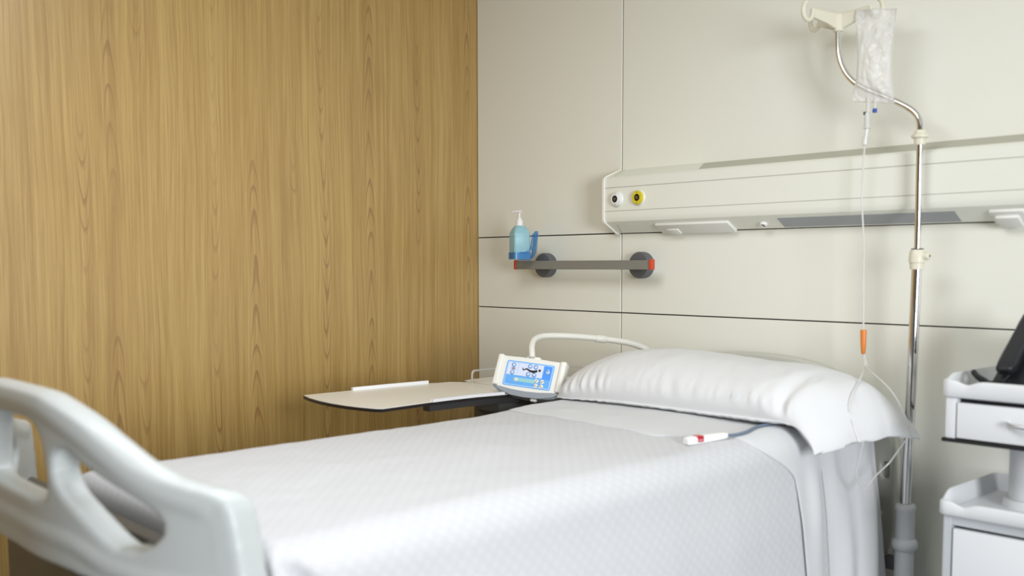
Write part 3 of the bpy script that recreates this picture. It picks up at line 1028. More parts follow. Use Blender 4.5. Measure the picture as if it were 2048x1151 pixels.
bm = bmesh.new(); lathe(bm, [(0.012, 0.015), (0.012, 0.034), (0.009, 0.037)], (2.0972, PY, 1.3726), 'X', 20)
lk_ = obj('clamp_knob', bm, M_cream, lc)
bm = bmesh.new(); lathe(bm, [(0.0035, 0.036), (0.0035, 0.0385)], (2.0972, PY, 1.3726), 'X', 12)
sk = obj('clamp_screw', bm, mat('screw_brass', (0.25, 0.18, 0.08), 0.4, metal=0.6), iv)
bm = bmesh.new(); lathe(bm, [(0.017, 1.3917), (0.0178, 1.3937), (0.015, 1.3951)], (2.0972, PY, 0), 'Z', 28)
obj('rubber_seal', bm, M_black, iv)
bm = bmesh.new()
lathe(bm, [(0.0165, 0.6277), (0.0165, 0.6336), (0.026, 0.6317), (0.030, 0.6258), (0.030, 0.6160), (0.028, 0.6130), (0.028, 0.5277), (0.034, 0.5237), (0.038, 0.5139), (0.038, 0.5041), (0.034, 0.4953), (0.028, 0.4923), (0.028, 0.3981)], (2.0835, PY, 0), 'Z', 36)
obj('socket', bm, M_cab, iv)
bm = bmesh.new(); box(bm, 2.020, 2.070, -0.130, -0.100, 0.42, 0.46, bev=0.004)
obj('socket_bracket', bm, M_bracket, iv)

# four-armed hook head
H0 = Vector((1.8290, PY, 2.098))


def hook(d, ln_, name):
    """one cream arm: a tapering web with a curled hook at its end"""
    d = Vector(d).normalized()
    sd_ = d.cross(Vector((0, 0, 1)))
    bm = bmesh.new()
    out = [(0.0, -0.028), (0.0, 0.012), (0.03, 0.014), (ln_ - 0.018, 0.019), (ln_ - 0.010, 0.016), (ln_ - 0.010, -0.004), (0.05, -0.016), (0.02, -0.027)]
    a = [bm.verts.new(H0 + d * u + Vector((0, 0, w)) + sd_ * 0.0055) for u, w in out]
    b = [bm.verts.new(H0 + d * u + Vector((0, 0, w)) - sd_ * 0.0055) for u, w in out]
    bm.faces.new(a[::-1]); bm.faces.new(b)
    n_ = len(a)
    for i in range(n_): bm.faces.new((a[i], a[(i + 1) % n_], b[(i + 1) % n_], b[i]))
    # flange along the upper edge
    tube(bm, [H0 + d * 0.002 + Vector((0, 0, 0.012)), H0 + d * 0.03 + Vector((0, 0, 0.014)), H0 + d * (ln_ - 0.014) + Vector((0, 0, 0.019))], 0.0062, 10)
    o = obj('hook_arm', bm, M_cream, iv, 40)
    bm = bmesh.new()
    pts = []
    for k in range(17):
        a_ = math.radians(180 + 250 * k / 16)
        pts.append(H0 + d * (ln_ + 0.008 + 0.019 * math.cos(a_)) + Vector((0, 0, 0.014 + 0.027 * math.sin(a_))))
    pts = [H0 + d * (ln_ - 0.011) + Vector((0, 0, 0.022))] + pts
    tube(bm, pts, 0.0072, 12)
    obj('hook_curl', bm, M_cream, o)


hook((1, 0.0, 0), 0.115, 'hook')
hook((-0.30, -1, 0), 0.115, 'hook')
hook((-1, 0.22, 0), 0.085, 'hook')
bm = bmesh.new()
lathe(bm, [(0.0115, 2.062), (0.0155, 2.063), (0.0155, 2.098), (0.013, 2.114), (0.008, 2.116)], (H0.x, H0.y, 0), 'Z', 28)
obj('hook_hub', bm, M_cream, iv)

# ================================================================== DRIP BAG with its line
BYY = -0.142
bag = thing('drip_bag', 'clear fluid bag hanging from the right hook of the drip stand', 'drip bag', (1.9526, BYY, 1.8310))
ctrlb = [  # z, x left, x right, bulge
    (2.1039, 1.8947, 2.0213, 0.0012), (2.0862, 1.8927, 2.0193, 0.0014), (2.0616, 1.8947, 2.0154, 0.004), (2.0371, 1.8966, 2.0125, 0.012), (1.9978, 1.9006, 2.0085, 0.019), (1.9488, 1.9025, 2.0066, 0.023), (1.9046, 1.9006, 2.0085, 0.022),
    (1.8751, 1.8947, 2.0125, 0.016), (1.8585, 1.8888, 2.0164, 0.008), (1.8457, 1.8888, 2.0174, 0.002), (1.8329, 1.8947, 2.0184, 0.0012)]
fr_, bk_ = [], []
NB, MB = 70, 36
for i in range(NB + 1):
    f = i / NB * (len(ctrlb) - 1); k = min(int(f), len(ctrlb) - 2); t = f - k
    z, xl, xr, bu = [ctrlb[k][q] * (1 - t) + ctrlb[k + 1][q] * t for q in range(4)]
    r1, r2 = [], []
    for j in range(MB + 1):
        s_ = j / MB
        x = xl + (xr - xl) * s_
        e = max(0.0, 1 - abs(2 * s_ - 1) ** 2.2) ** 0.7
        tilt = -0.020 * (s_ - 0.5)
        wr = 0.0070 * fbm(x * 34, z * 22, 3.0, 3) * e * min(1.0, bu / 0.01) + 0.0022 * noise.noise(Vector((x * 60, z * 30, 8.0)))
        wave = 0.004 * math.sin(x * 70) * sstep(2.06, 2.10, z)
        r1.append(Vector((x, BYY - bu * e + wr + wave - 0.0004, z + tilt)))
        r2.append(Vector((x, BYY + bu * e - wr * 0.8 + wave + 0.0004, z + tilt)))
    fr_.append(r1); bk_.append(r2)
rows = [a + b[::-1] for a, b in zip(fr_, bk_)]
bm, V = grid_mesh(rows, None, close_u=True)
obj('bag_film', bm, M_bag, bag, 180)
# welded seams: slightly thicker edges
bm = bmesh.new()
for side in (0, MB):
    tube(bm, [(fr_[i][side] + bk_[i][side]) / 2 for i in range(0, NB + 1, 2)], 0.0020, 8)
tube(bm, [(fr_[NB][j] + bk_[NB][j]) / 2 for j in range(0, MB + 1, 3)], 0.0018, 8)
tube(bm, [(fr_[0][j] + bk_[0][j]) / 2 for j in range(0, MB + 1, 3)], 0.0016, 8)
obj('welded_seam', bm, M_tube, bag)
bm = bmesh.new(); tube(bm, [(1.9388, BYY, 1.8486), (1.9388, BYY, 1.8035)], 0.0062, 14)
obj('outlet_port', bm, M_port, bag)
bm = bmesh.new(); tube(bm, [(1.9604, BYY, 1.8467), (1.9604, BYY, 1.8133)], 0.0055, 14)
pt2 = obj('injection_port', bm, M_port, bag)
bm = bmesh.new(); lathe(bm, [(0.0062, 1.8015), (0.0066, 1.8035), (0.0066, 1.8123), (0.006, 1.8133)], (1.9604, BYY, 0), 'Z', 18)
obj('port_cap', bm, M_capblue, pt2)
bm = bmesh.new(); box(bm, 1.9251, 1.9330, BYY - 0.004, BYY + 0.004, 1.7976, 1.8074, bev=0.002)
obj('port_tab', bm, M_capgreen, bag)
bm = bmesh.new(); lathe(bm, [(0.0070, 1.8025), (0.0076, 1.7996), (0.0090, 1.7740), (0.0095, 1.7603), (0.0125, 1.7588), (0.0125, 1.7569), (0.0090, 1.7564)], (1.9369, BYY, 0), 'Z', 20)
obj('spike_sleeve', bm, M_tube, bag)
bm = bmesh.new(); tube(bm, [(1.9379, BYY, 1.8064), (1.9369, BYY, 1.7564), (1.9339, BYY, 1.7309)], [0.0048, 0.0055, 0.0045], 14)
obj('spike', bm, M_outwhite, bag)
bm = bmesh.new(); tube(bm, [(1.9335, BYY, 1.7328), (1.9320, BYY, 1.7309), (1.9310, BYY, 1.7093), (1.9305, BYY, 1.7053)], [0.005, 0.0085, 0.0085, 0.004], 16)
obj('drip_chamber', bm, M_port, bag)
line = catmull([(1.9305, BYY, 1.7063), (1.9271, BYY, 1.6150), (1.9256, BYY, 1.5463), (1.9320, BYY, 1.4678), (1.9369, BYY, 1.3991), (1.9379, BYY, 1.3009), (1.9418, BYY - 0.002, 1.1929), (1.9447, BYY - 0.004, 1.1046)], 6)
bm = bmesh.new(); tube(bm, line, 0.0029, 10)
obj('drip_line', bm, M_tube, bag)
bm = bmesh.new()
tube(bm, [(1.9433, BYY - 0.003, 1.1498), (1.9436, BYY - 0.003, 1.1439), (1.9442, BYY - 0.003, 1.1046), (1.9452, BYY - 0.004, 1.0791), (1.9452, BYY - 0.004, 1.0752)], [0.0085, 0.0095, 0.0085, 0.0065, 0.004], 16)
obj('roller_clamp', bm, M_orange, bag)
# the loop of line below the clamp, lying over the open end of the pillowcase
loop = catmull([(1.9438, BYY - 0.004, 1.0771), (1.9555, BYY - 0.01, 1.0359), (1.972, -0.19, 1.036), (2.02, -0.30, 1.024), (2.055, -0.42, 0.985), (2.060, -0.455, 0.93), (2.075, -0.45, 0.86), (2.074, -0.43, 0.78), (2.070, -0.37, 0.712),
                (2.078, -0.31, 0.745), (2.110, -0.24, 0.80), (2.150, -0.235, 0.85), (2.140, -0.27, 0.92), (2.105, -0.28, 0.985), (2.03, -0.24, 1.026), (1.985, -0.20, 1.038), (1.9614, BYY - 0.01, 1.0398), (1.9472, BYY - 0.004, 1.0771)], 7)
def outside(p, d=0.0032):
    # keep the tube resting on the pillowcase instead of sinking into it
    for tree in (PILLOW,):
        co, nn, idx, dist = tree.find_nearest(p)
        out_ = nn if (nn.x + nn.z - nn.y * 0.6) > 0 else -nn
        if co is not None and dist < 0.08 and (p - co).dot(out_) < d:
            p = co + out_ * d
    return p


loop = [outside(p) for p in loop]
for _ in range(2):
    loop = [loop[0]] + [(a + b * 2 + c) / 4 for a, b, c in zip(loop, loop[1:], loop[2:])] + [loop[-1]]
loop = [loop[0]] + [outside(p, 0.0028) for p in loop[1:-1]] + [loop[-1]]
bm = bmesh.new(); tube(bm, loop, 0.0023, 10)
obj('line_loop', bm, M_tube, bag)

# ================================================================== OVERBED TABLE with its cabinet, beyond the bed
tb = thing('tray_cabinet', 'grey bedside cabinet with a swung-out cream laminate tray beyond the bed', 'tray table', (0.70, -0.40, 0.0))


def plate(bm, pts, z0, z1):
    a = [bm.verts.new((x, y, z0)) for x, y in pts]
    b = [bm.verts.new((x, y, z1)) for x, y in pts]
    bm.faces.new(a[::-1]); bm.faces.new(b)
    n_ = len(a)
    for i in range(n_): bm.faces.new((a[i], a[(i + 1) % n_], b[(i + 1) % n_], b[i]))


def inset_xy(pts, d):
    n_ = len(pts); out = []
    for i in range(n_):
        p, q, r_ = Vector((*pts[i - 1], 0)), Vector((*pts[i], 0)), Vector((*pts[(i + 1) % n_], 0))
        e1 = (q - p).normalized(); e2 = (r_ - q).normalized()
        n1 = Vector((-e1.y, e1.x, 0)); n2 = Vector((-e2.y, e2.x, 0))
        bis = (n1 + n2).normalized()
        s_ = d / max(0.4, bis.dot(n1))
        out.append((q.x + bis.x * s_, q.y + bis.y * s_))
    return out


# counter-clockwise outline seen from above; the front end is bowed
tray = [(0.430, -1.186), (0.50, -1.206), (0.58, -1.219), (0.66, -1.224), (0.74, -1.220), (0.81, -1.207), (0.862, -1.190), (0.878, -1.176),
        (0.874, -1.10), (0.866, -0.99), (0.866, -0.80), (0.893, -0.661), (0.902, -0.52), (0.527, -0.518), (0.470, -0.560), (0.462, -0.62), (0.445, -0.66), (0.432, -0.80), (0.426, -0.986), (0.420, -1.10), (0.420, -1.178)]
bm = bmesh.new(); plate(bm, tray, 0.8885, 0.8985)
obj('tray_core', bm, M_trayedge, tb, 30)
bm = bmesh.new(); plate(bm, inset_xy(tray, 0.0022), 0.8984, 0.9003)
obj('tray_top', bm, M_traytop, tb, 30)
# cabinet top behind the hinge seam
ctop = [(0.523, -0.514), (0.902, -0.514), (0.925, -0.373), (0.945, -0.10), (0.46, -0.10), (0.46, -0.45), (0.48, -0.50)]
bm = bmesh.new(); plate(bm, ctop, 0.8885, 0.8985)
obj('cabinet_top_core', bm, M_trayedge, tb, 30)
bm = bmesh.new(); plate(bm, inset_xy(ctop, 0.002), 0.8984, 0.9003)
obj('cabinet_top', bm, M_traytop, tb, 30)


def strip(bm, pts, w, z0, z1, sgn):
    """ledge following an edge; w = width inward"""
    P = [Vector((x, y, 0)) for x, y in pts]
    L_, R_ = [], []
    for i, p in enumerate(P):
        a = P[max(i - 1, 0)]; b = P[min(i + 1, len(P) - 1)]
        t_ = (b - a).normalized(); n_ = Vector((-t_.y, t_.x, 0)) * sgn
        L_.append(p); R_.append(p + n_ * w)
    plate(bm, [(p.x, p.y) for p in L_] + [(p.x, p.y) for p in R_[::-1]], z0, z1)


bm = bmesh.new(); strip(bm, [(0.869, -0.965), (0.868, -0.88), (0.872, -0.78), (0.893, -0.664)], 0.016, 0.8985, 0.9085, 1)
obj('tray_ledge', bm, M_trayrim, tb, 20)
bm = bmesh.new(); strip(bm, [(0.426, -0.985), (0.431, -0.82), (0.447, -0.655)], 0.012, 0.8985, 0.9115, -1)
obj('tray_ledge', bm, M_trayrim, tb, 20)
# dark slide rail and bracket below
bm = bmesh.new(); strip(bm, [(0.850, -0.965), (0.850, -0.80), (0.872, -0.664), (0.885, -0.56)], 0.035, 0.866, 0.8885, 1)
obj('slide_rail', bm, M_gunmetal, tb, 20)
bm = bmesh.new(); prism(bm, [(0.0, 0.875), (0.0, 0.83), (0.05, 0.795), (0.11, 0.775), (0.46, 0.775), (0.46, 0.875)], 0.72, 0.84)
for v in bm.verts:
    a_, b_ = v.co.x, v.co.y
    v.co = Vector((b_, -0.645 + a_, v.co.z))
obj('swivel_bracket', bm, M_bracket, tb, 30)
obj('cabinet_body', B(0.50, 0.90, -0.47, -0.11, 0.12, 0.8885, bev=0.012), M_bracket, tb)
obj('cabinet_door', B(0.88, 0.905, -0.465, -0.115, 0.16, 0.72, bev=0.004), M_cab, tb)
for (x, y) in ((0.55, -0.42), (0.85, -0.42), (0.55, -0.16), (0.85, -0.16)):
    bm = bmesh.new(); lathe(bm, [(0.02, -0.012), (0.048, -0.010), (0.05, 0.0), (0.048, 0.010), (0.02, 0.012)], (x, y, 0.05), 'X', 24)
    cs = obj('castor', bm, M_black, tb)
    obj('castor_fork', B(x - 0.016, x + 0.016, y - 0.02, y + 0.02, 0.055, 0.125, bev=0.003), M_bracket, cs)
# wire gallery
bm = bmesh.new()
gal = [(0.560, -0.525, 0.899), (0.560, -0.525, 0.935), (0.561, -0.518, 0.944), (0.562, -0.502, 0.947), (0.566, -0.30, 0.947), (0.570, -0.17, 0.947), (0.585, -0.145, 0.947), (0.65, -0.135, 0.947), (0.88, -0.135, 0.947), (0.918, -0.150, 0.947), (0.925, -0.18, 0.946), (0.925, -0.34, 0.943), (0.925, -0.355, 0.936), (0.925, -0.358, 0.899)]
tube(bm, catmull(gal, 4), 0.0042, 10)
obj('gallery_wire', bm, M_wire, tb)

# ================================================================== BED CONTROL PANEL on its gooseneck
cp = thing('bed_control_panel', 'cream bed control panel with a blue keypad on a bent arm', 'control panel', (0.946, -0.599, 0.90))
Rv = Vector((0.905, 0.415, -0.090)).normalized()
Nv = Vector((0.413, -0.809, 0.409)); Nv = (Nv - Rv * Nv.dot(Rv)).normalized()
Uv = Nv.cross(Rv) * 1.0
if Uv.z < 0: Uv = -Uv
PC = Vector((0.946, -0.599, 0.970))
PW, PH = 0.250, 0.119


def pp(r_, u_, n_): return PC + Rv * r_ + Uv * u_ + Nv * n_


def pbox(r0, r1, u0, u1, n0, n1, bev=0.0):
    bm = bmesh.new(); box(bm, r0, r1, u0, u1, n0, n1, bev=bev, seg=3)
    for v in bm.verts: v.co = pp(*v.co)
    return bm


def pplate(pts, n0, n1):
    bm = bmesh.new(); plate(bm, pts, n0, n1)
    for v in bm.verts: v.co = pp(*v.co)
    return bm


# housing: gently bowed lower edge
hs = [(-0.125, -0.052), (-0.10, -0.057), (-0.05, -0.0625), (0.0, -0.0645), (0.05, -0.0625), (0.10, -0.057), (0.125, -0.052), (0.125, 0.0575), (0.05, 0.0575), (-0.05, 0.0575), (-0.125, 0.0575)]
bm = bmesh.new(); plate(bm, hs, -0.034, 0.0)
bmesh.ops.bevel(bm, geom=bm.edges[:], offset=0.004, segments=2, affect='EDGES')
for v in bm.verts: v.co = pp(*v.co)
obj('housing', bm, M_panel, cp, 40)
for s_ in (-1, 1):
    obj('side_rib', pbox(min(s_ * 0.105, s_ * 0.1275), max(s_ * 0.105, s_ * 0.1275), -0.053, 0.0605, -0.036, 0.007, 0.006), M_panel, cp, 50)
bs = [(-0.128, -0.051), (-0.10, -0.0565), (-0.05, -0.0625), (0.0, -0.0645), (0.05, -0.0625), (0.10, -0.0565), (0.128, -0.051), (0.126, -0.066), (0.10, -0.078), (0.05, -0.084), (0.0, -0.0855), (-0.05, -0.083), (-0.10, -0.072), (-0.120, -0.062)]
bm = bmesh.new(); plate(bm, bs, -0.038, 0.004)
bmesh.ops.bevel(bm, geom=bm.edges[:], offset=0.005, segments=2, affect='EDGES')
for v in bm.verts: v.co = pp(*v.co)
obj('bumper', bm, M_bumper, cp, 60)
obj('lower_knob', pbox(0.022, 0.046, -0.094, -0.082, -0.022, -0.004, 0.005), M_panel, cp)
# keypad label
LX0, LX1, LY0, LY1 = -0.0895, 0.0875, -0.0500, 0.0415


def LP(a, b): return (LX0 + (LX1 - LX0) * a, LY1 + (LY0 - LY1) * b)


def rrect(a0, a1, b0, b1, r):
    x0, y1 = LP(a0, b0); x1, y0 = LP(a1, b1)
    return rounded_rect((x0 + x1) / 2, (y0 + y1) / 2, (x1 - x0) / 2, (y1 - y0) / 2, r, 5)


obj('label_border', pplate(rrect(0, 1, 0, 1, 0.007), 0.0, 0.0008), M_blue, cp, 0)
lab = obj('keypad_label', pplate(rrect(0.022, 0.978, 0.04, 0.96, 0.005), 0.0, 0.0013), M_blueline, cp, 0)
obj('keypad_field', pplate(rrect(0.032, 0.968, 0.055, 0.94, 0.004), 0.0, 0.0016), M_blue, lab, 0)
obj('pale_field', pplate(rrect(0.038, 0.785, 0.065, 0.565, 0.0015), 0.0, 0.0020), M_pale, lab, 0)
obj('deep_blue_field', pplate(rrect(0.79, 0.965, 0.065, 0.60, 0.003), 0.0, 0.0019), M_blue2, lab, 0)
x_, y_ = LP(0.262, 0.3)
obj('divider_line', pbox(x_ - 0.0004, x_ + 0.0004, y_ - 0.020, y_ + 0.020, 0.0, 0.0023), M_blue, lab, 0)
bm = pplate(rrect(0.21, 0.70, 0.655, 0.80, 0.006), 0.0, 0.0020)
obj('green_strip', bm, M_green, lab, 0)
lm = Matrix((Rv, Uv, Nv)).transposed()


def disc(a, b, r_, n0, n1, m_, name, parent):
    x_, y_ = LP(a, b)
    bm = bmesh.new(); lathe(bm, [(r_, n0), (r_, n1 - 0.0004), (r_ * 0.9, n1)], (0, 0, 0), 'Z', 24)
    for v in bm.verts: v.co = pp(x_ + v.co.x, y_ + v.co.y, v.co.z)
    return obj(name, bm, m_, parent)


def poly2(pts, n0, n1, m_, name, parent):
    return obj(name, pplate(pts, n0, n1), m_, parent, 0)


for (a, b, kind) in ((0.155, 0.165, 1), (0.157, 0.475, -1), (0.498, 0.150, 1), (0.619, 0.152, 1), (0.493, 0.472, -1), (0.620, 0.474, -1)):
    bt_ = disc(a, b, 0.0080, 0.0, 0.0034, M_btn, 'button', cp)
    disc(a, b, 0.0062, 0.0030, 0.0038, M_btnw, 'button_face', bt_)
    x_, y_ = LP(a, b)
    if kind > 0: tri = [(x_ - 0.0036, y_ - 0.0028), (x_ + 0.0036, y_ - 0.0028), (x_, y_ + 0.0034)]
    else: tri = [(x_ - 0.0036, y_ + 0.0028), (x_, y_ - 0.0034), (x_ + 0.0036, y_ + 0.0028)]
    poly2(tri, 0.0036, 0.0042, M_outwhite, 'arrow', bt_)
bt_ = disc(0.884, 0.30, 0.0086, 0.0, 0.0034, M_btn, 'button', cp)
disc(0.884, 0.30, 0.0068, 0.0030, 0.0038, M_blueline, 'button_face', bt_)
# wheel sign on that button: ring and a dot above
x_, y_ = LP(0.884, 0.30)
bm = bmesh.new()
rg = [pp(x_ + 0.0034 * math.cos(2 * PI * k / 20), y_ + 0.0034 * math.sin(2 * PI * k / 20), 0.0040) for k in range(19)]
tube(bm, rg, 0.0008, 6)
tube(bm, [pp(x_ - 0.001, y_ + 0.0005, 0.0040), pp(x_ + 0.0015, y_ + 0.0065, 0.0040)], 0.0008, 6)
obj('wheel_sign', bm, M_btn, bt_)
disc(0.888, 0.185, 0.0018, 0.0, 0.0024, M_outwhite, 'sign_dot', cp)
lb = disc(0.262, 0.735, 0.0070, 0.0, 0.0032, M_btng, 'lamp_button', cp)
poly2([(LP(0.262, 0.735)[0] - 0.0025, LP(0.262, 0.735)[1] - 0.0025), (LP(0.262, 0.735)[0] + 0.003, LP(0.262, 0.735)[1] - 0.0025), (LP(0.262, 0.735)[0] + 0.0005, LP(0.262, 0.735)[1] + 0.003)], 0.0030, 0.0036, M_green, 'sign', lb)
for (a, b, ang) in ((0.693, 0.690, 60), (0.812, 0.695, 20), (0.697, 0.885, -8), (0.812, 0.885, -38)):
    bt_ = disc(a, b, 0.0078, 0.0, 0.0034, M_btng, 'position_button', cp)
    x_, y_ = LP(a, b)
    dx, dy = math.cos(math.radians(ang)), math.sin(math.radians(ang))
    q = [(x_ - dx * 0.0085 - dy * 0.0006, y_ - dy * 0.0085 + dx * 0.0006), (x_ - dx * 0.0085 + dy * 0.0006, y_ - dy * 0.0085 - dx * 0.0006),
         (x_ + dx * 0.0085 + dy * 0.0006, y_ + dy * 0.0085 - dx * 0.0006), (x_ + dx * 0.0085 - dy * 0.0006, y_ + dy * 0.0085 + dx * 0.0006)]
    poly2(q, 0.0032, 0.0040, M_ink, 'bed_sign', bt_)
# lying figure sign
bm = bmesh.new()
hx, hy = LP(0.712, 0.270)
lathe(bm, [(0.0046, 0.0), (0.0046, 0.0028)], (0, 0, 0), 'Z', 20)
for v in bm.verts: v.co = Vector((hx + v.co.x, hy + v.co.y, v.co.z))
chain = [LP(0.665, 0.295), LP(0.59, 0.350), LP(0.52, 0.335), LP(0.435, 0.262), LP(0.372, 0.330), LP(0.352, 0.245)]
ws = [0.0044, 0.0048, 0.0036, 0.0026, 0.0022, 0.0018]
Lp, Rp = [], []
for i, q in enumerate(chain):
    a_ = chain[max(i - 1, 0)]; b_ = chain[min(i + 1, len(chain) - 1)]
    t_ = Vector((b_[0] - a_[0], b_[1] - a_[1], 0)).normalized(); n_ = Vector((-t_.y, t_.x, 0)) * ws[i]
    Lp.append((q[0] + n_.x, q[1] + n_.y)); Rp.append((q[0] - n_.x, q[1] - n_.y))
for i in range(len(chain) - 1):
    plate(bm, [Rp[i], Rp[i + 1], Lp[i + 1], Lp[i]][::-1], 0.0, 0.0028)
for v in bm.verts: v.co = pp(*v.co)
obj('figure_sign', bm, M_ink, lab, 0)
bm = bmesh.new()
for (a, b, w_) in ((0.162, 0.285, 0.0085), (0.162, 0.345, 0.0078)):
    x_, y_ = LP(a, b); box(bm, x_ - w_, x_ + w_, y_ - 0.0009, y_ + 0.0009, 0.0, 0.0026)
x_, y_ = LP(0.162, 0.315)
box(bm, x_ - 0.0012, x_ + 0.0012, y_ - 0.003, y_ + 0.003, 0.0, 0.0026)
for v in bm.verts: v.co = pp(*v.co)
obj('height_sign', bm, M_ink, lab, 0)
# arm
bm = bmesh.new()
armp = [(1.135, -0.105, 0.93), (1.130, -0.115, 0.985), (1.112, -0.13, 1.022), (1.085, -0.15, 1.045), (1.055, -0.19, 1.062), (1.018, -0.245, 1.074), (0.965, -0.33, 1.086), (0.925, -0.40, 1.092), (0.900, -0.445, 1.0935),
        (0.890, -0.485, 1.092), (0.897, -0.525, 1.083), (0.912, -0.552, 1.066), (0.926, -0.566, 1.045), (0.934, -0.572, 1.025)]
tube(bm, catmull(armp, 6), 0.0115, 18)
obj('arm', bm, M_arm, cp, 60)
bm = bmesh.new(); a_ = Vector((1.006, -0.264, 1.0765)); b_ = Vector((0.985, -0.297, 1.0815))
tube(bm, [a_, a_.lerp(b_, 0.1), a_.lerp(b_, 0.9), b_], [0.0125, 0.0145, 0.0145, 0.0125], 18)
obj('arm_joint', bm, M_arm, cp)
bm = bmesh.new(); box(bm, -0.026, 0.026, 0.052, 0.068, -0.032, -0.006, bev=0.005)
for v in bm.verts: v.co = pp(*v.co)
obj('arm_socket', bm, M_panel, cp)

# ================================================================== BEDSIDE CABINET at the right
cbn = thing('bedside_cabinet', 'light grey two-tier bedside cabinet with raised-rim trays at the right', 'cabinet', (2.56, -0.24, 0.0))
NX0, NX1, NY0, NY1 = 2.303, 2.80, -0.420, -0.055


def tray_mesh(z0, zf, zc, zs):
    """moulded tray: z0 underside, zf floor, zc front lip, zs side and back rim"""
    ol = rounded_rect((NX0 + NX1) / 2, (NY0 + NY1) / 2, (NX1 - NX0) / 2, (NY1 - NY0) / 2, 0.022, 8)
    # denser perimeter
    dense = []
    for i, p in enumerate(ol):
        q = ol[(i + 1) % len(ol)]
        d = math.dist(p, q); n_ = max(1, int(d / 0.008))
        for k in range(n_): dense.append((p[0] + (q[0] - p[0]) * k / n_, p[1] + (q[1] - p[1]) * k / n_))

    def top(x, y):
        front = sstep(NY0 + 0.02, NY0 + 0.012, y)
        if y < NY0 + 0.016:                                 # front lip with its finger dips
            h = zc
            for c_ in (NX0 + 0.066, NX1 - 0.066):
                u = (x - c_)
                h -= 0.011 * math.exp(-(u / 0.022) ** 2)
            mid_ = 1 - sstep(0.10, 0.14, abs(x - (NX0 + NX1) / 2) - 0.0)
            return h
        h = zc + (zs - zc) * sstep(NY0 + 0.022, NY0 + 0.070, y)
        return h
    ins = inset_xy(dense, 0.010); ins2 = inset_xy(dense, 0.018); flo = inset_xy(dense, 0.0035); bot = inset_xy(dense, 0.004)
    bm = bmesh.new()
    R_ = []
    R_.append([bm.verts.new((x, y, z0)) for x, y in bot])
    R_.append([bm.verts.new((x, y, z0 + 0.004)) for x, y in dense])
    R_.append([bm.verts.new((x, y, top(*d) - 0.004)) for (x, y), d in zip(dense, dense)])
    R_.append([bm.verts.new((x, y, top(*d))) for (x, y), d in zip(flo, dense)])
    R_.append([bm.verts.new((x, y, top(*d))) for (x, y), d in zip(inset_xy(dense, 0.007), dense)])
    R_.append([bm.verts.new((x, y, top(*d) - 0.004)) for (x, y), d in zip(ins, dense)])
    R_.append([bm.verts.new((x, y, zf + 0.006)) for (x, y) in ins2])
    R_.append([bm.verts.new((x, y, zf)) for (x, y) in inset_xy(dense, 0.021)])
    n_ = len(dense)
    for a_, b_ in zip(R_, R_[1:]):
        for i in range(n_): bm.faces.new((a_[i], a_[(i + 1) % n_], b_[(i + 1) % n_], b_[i]))
    bm.faces.new(R_[0][::-1]); bm.faces.new(R_[-1])
    return bm


obj('top_tray', tray_mesh(1.004, 1.022, 1.050, 1.062), M_cab, cbn, 50)
obj('lower_tray', tray_mesh(0.692, 0.706, 0.731, 0.752), M_cab, cbn, 50)
# upper drawer box: carcass, posts, drawer, dark bottom edge
obj('upper_carcass', B(2.345, 2.775, -0.385, -0.075, 0.896, 1.004), M_black, cbn, 0)
for x in (2.314, 2.766):
    obj('corner_post', B(x, x + 0.026, -0.412, -0.060, 0.896, 1.005, bev=0.003), M_cab, cbn)
obj('bottom_edge', B(2.306, 2.796, -0.416, -0.058, 0.886, 0.897, bev=0.003), M_black, cbn)
dr = obj('drawer', B(2.344, 2.762, -0.413, -0.39, 0.899, 0.991, bev=0.002), M_drawer, cbn)
bm = bmesh.new()
tube(bm, catmull([(2.470, -0.413, 0.951), (2.474, -0.424, 0.951), (2.492, -0.434, 0.949), (2.55, -0.440, 0.947), (2.61, -0.434, 0.949), (2.628, -0.424, 0.951), (2.632, -0.413, 0.951)], 5), 0.0052, 12)
obj('drawer_handle', bm, M_steel, dr)
# column and lower unit
bm = bmesh.new()
lathe(bm, [(0.072, 0.703), (0.072, 0.722), (0.068, 0.728), (0.060, 0.729), (0.0585, 0.726), (0.0585, 0.888)], (2.47, -0.22, 0), 'Z', 48)
obj('column', bm, M_cab, cbn)
obj('lower_carcass', B(2.345, 2.775, -0.385, -0.075, 0.12, 0.692), M_black, cbn, 0)
for x in (2.316, 2.766):
    obj('corner_post', B(x, x + 0.022, -0.410, -0.062, 0.11, 0.693, bev=0.004), M_cabpost, cbn)
obj('front_rail', B(2.338, 2.767, -0.407, -0.38, 0.667, 0.693, bev=0.001, seg=1), M_cabpost, cbn)
obj('lower_drawer', B(2.343, 2.763, -0.411, -0.385, 0.36, 0.659, bev=0.002), M_drawer, cbn)
obj('lower_door', B(2.343, 2.763, -0.411, -0.385, 0.14, 0.354, bev=0.002), M_drawer, cbn)
for (x, y) in ((2.36, -0.37), (2.74, -0.37), (2.36, -0.11), (2.74, -0.11)):
    bm = bmesh.new(); lathe(bm, [(0.02, -0.012), (0.043, -0.010), (0.045, 0.0), (0.043, 0.010), (0.02, 0.012)], (x, y, 0.045), 'X', 24)
    cs = obj('castor', bm, M_black, cbn)
    obj('castor_fork', B(x - 0.016, x + 0.016, y - 0.02, y + 0.02, 0.05, 0.125, bev=0.003), M_bracket, cs)

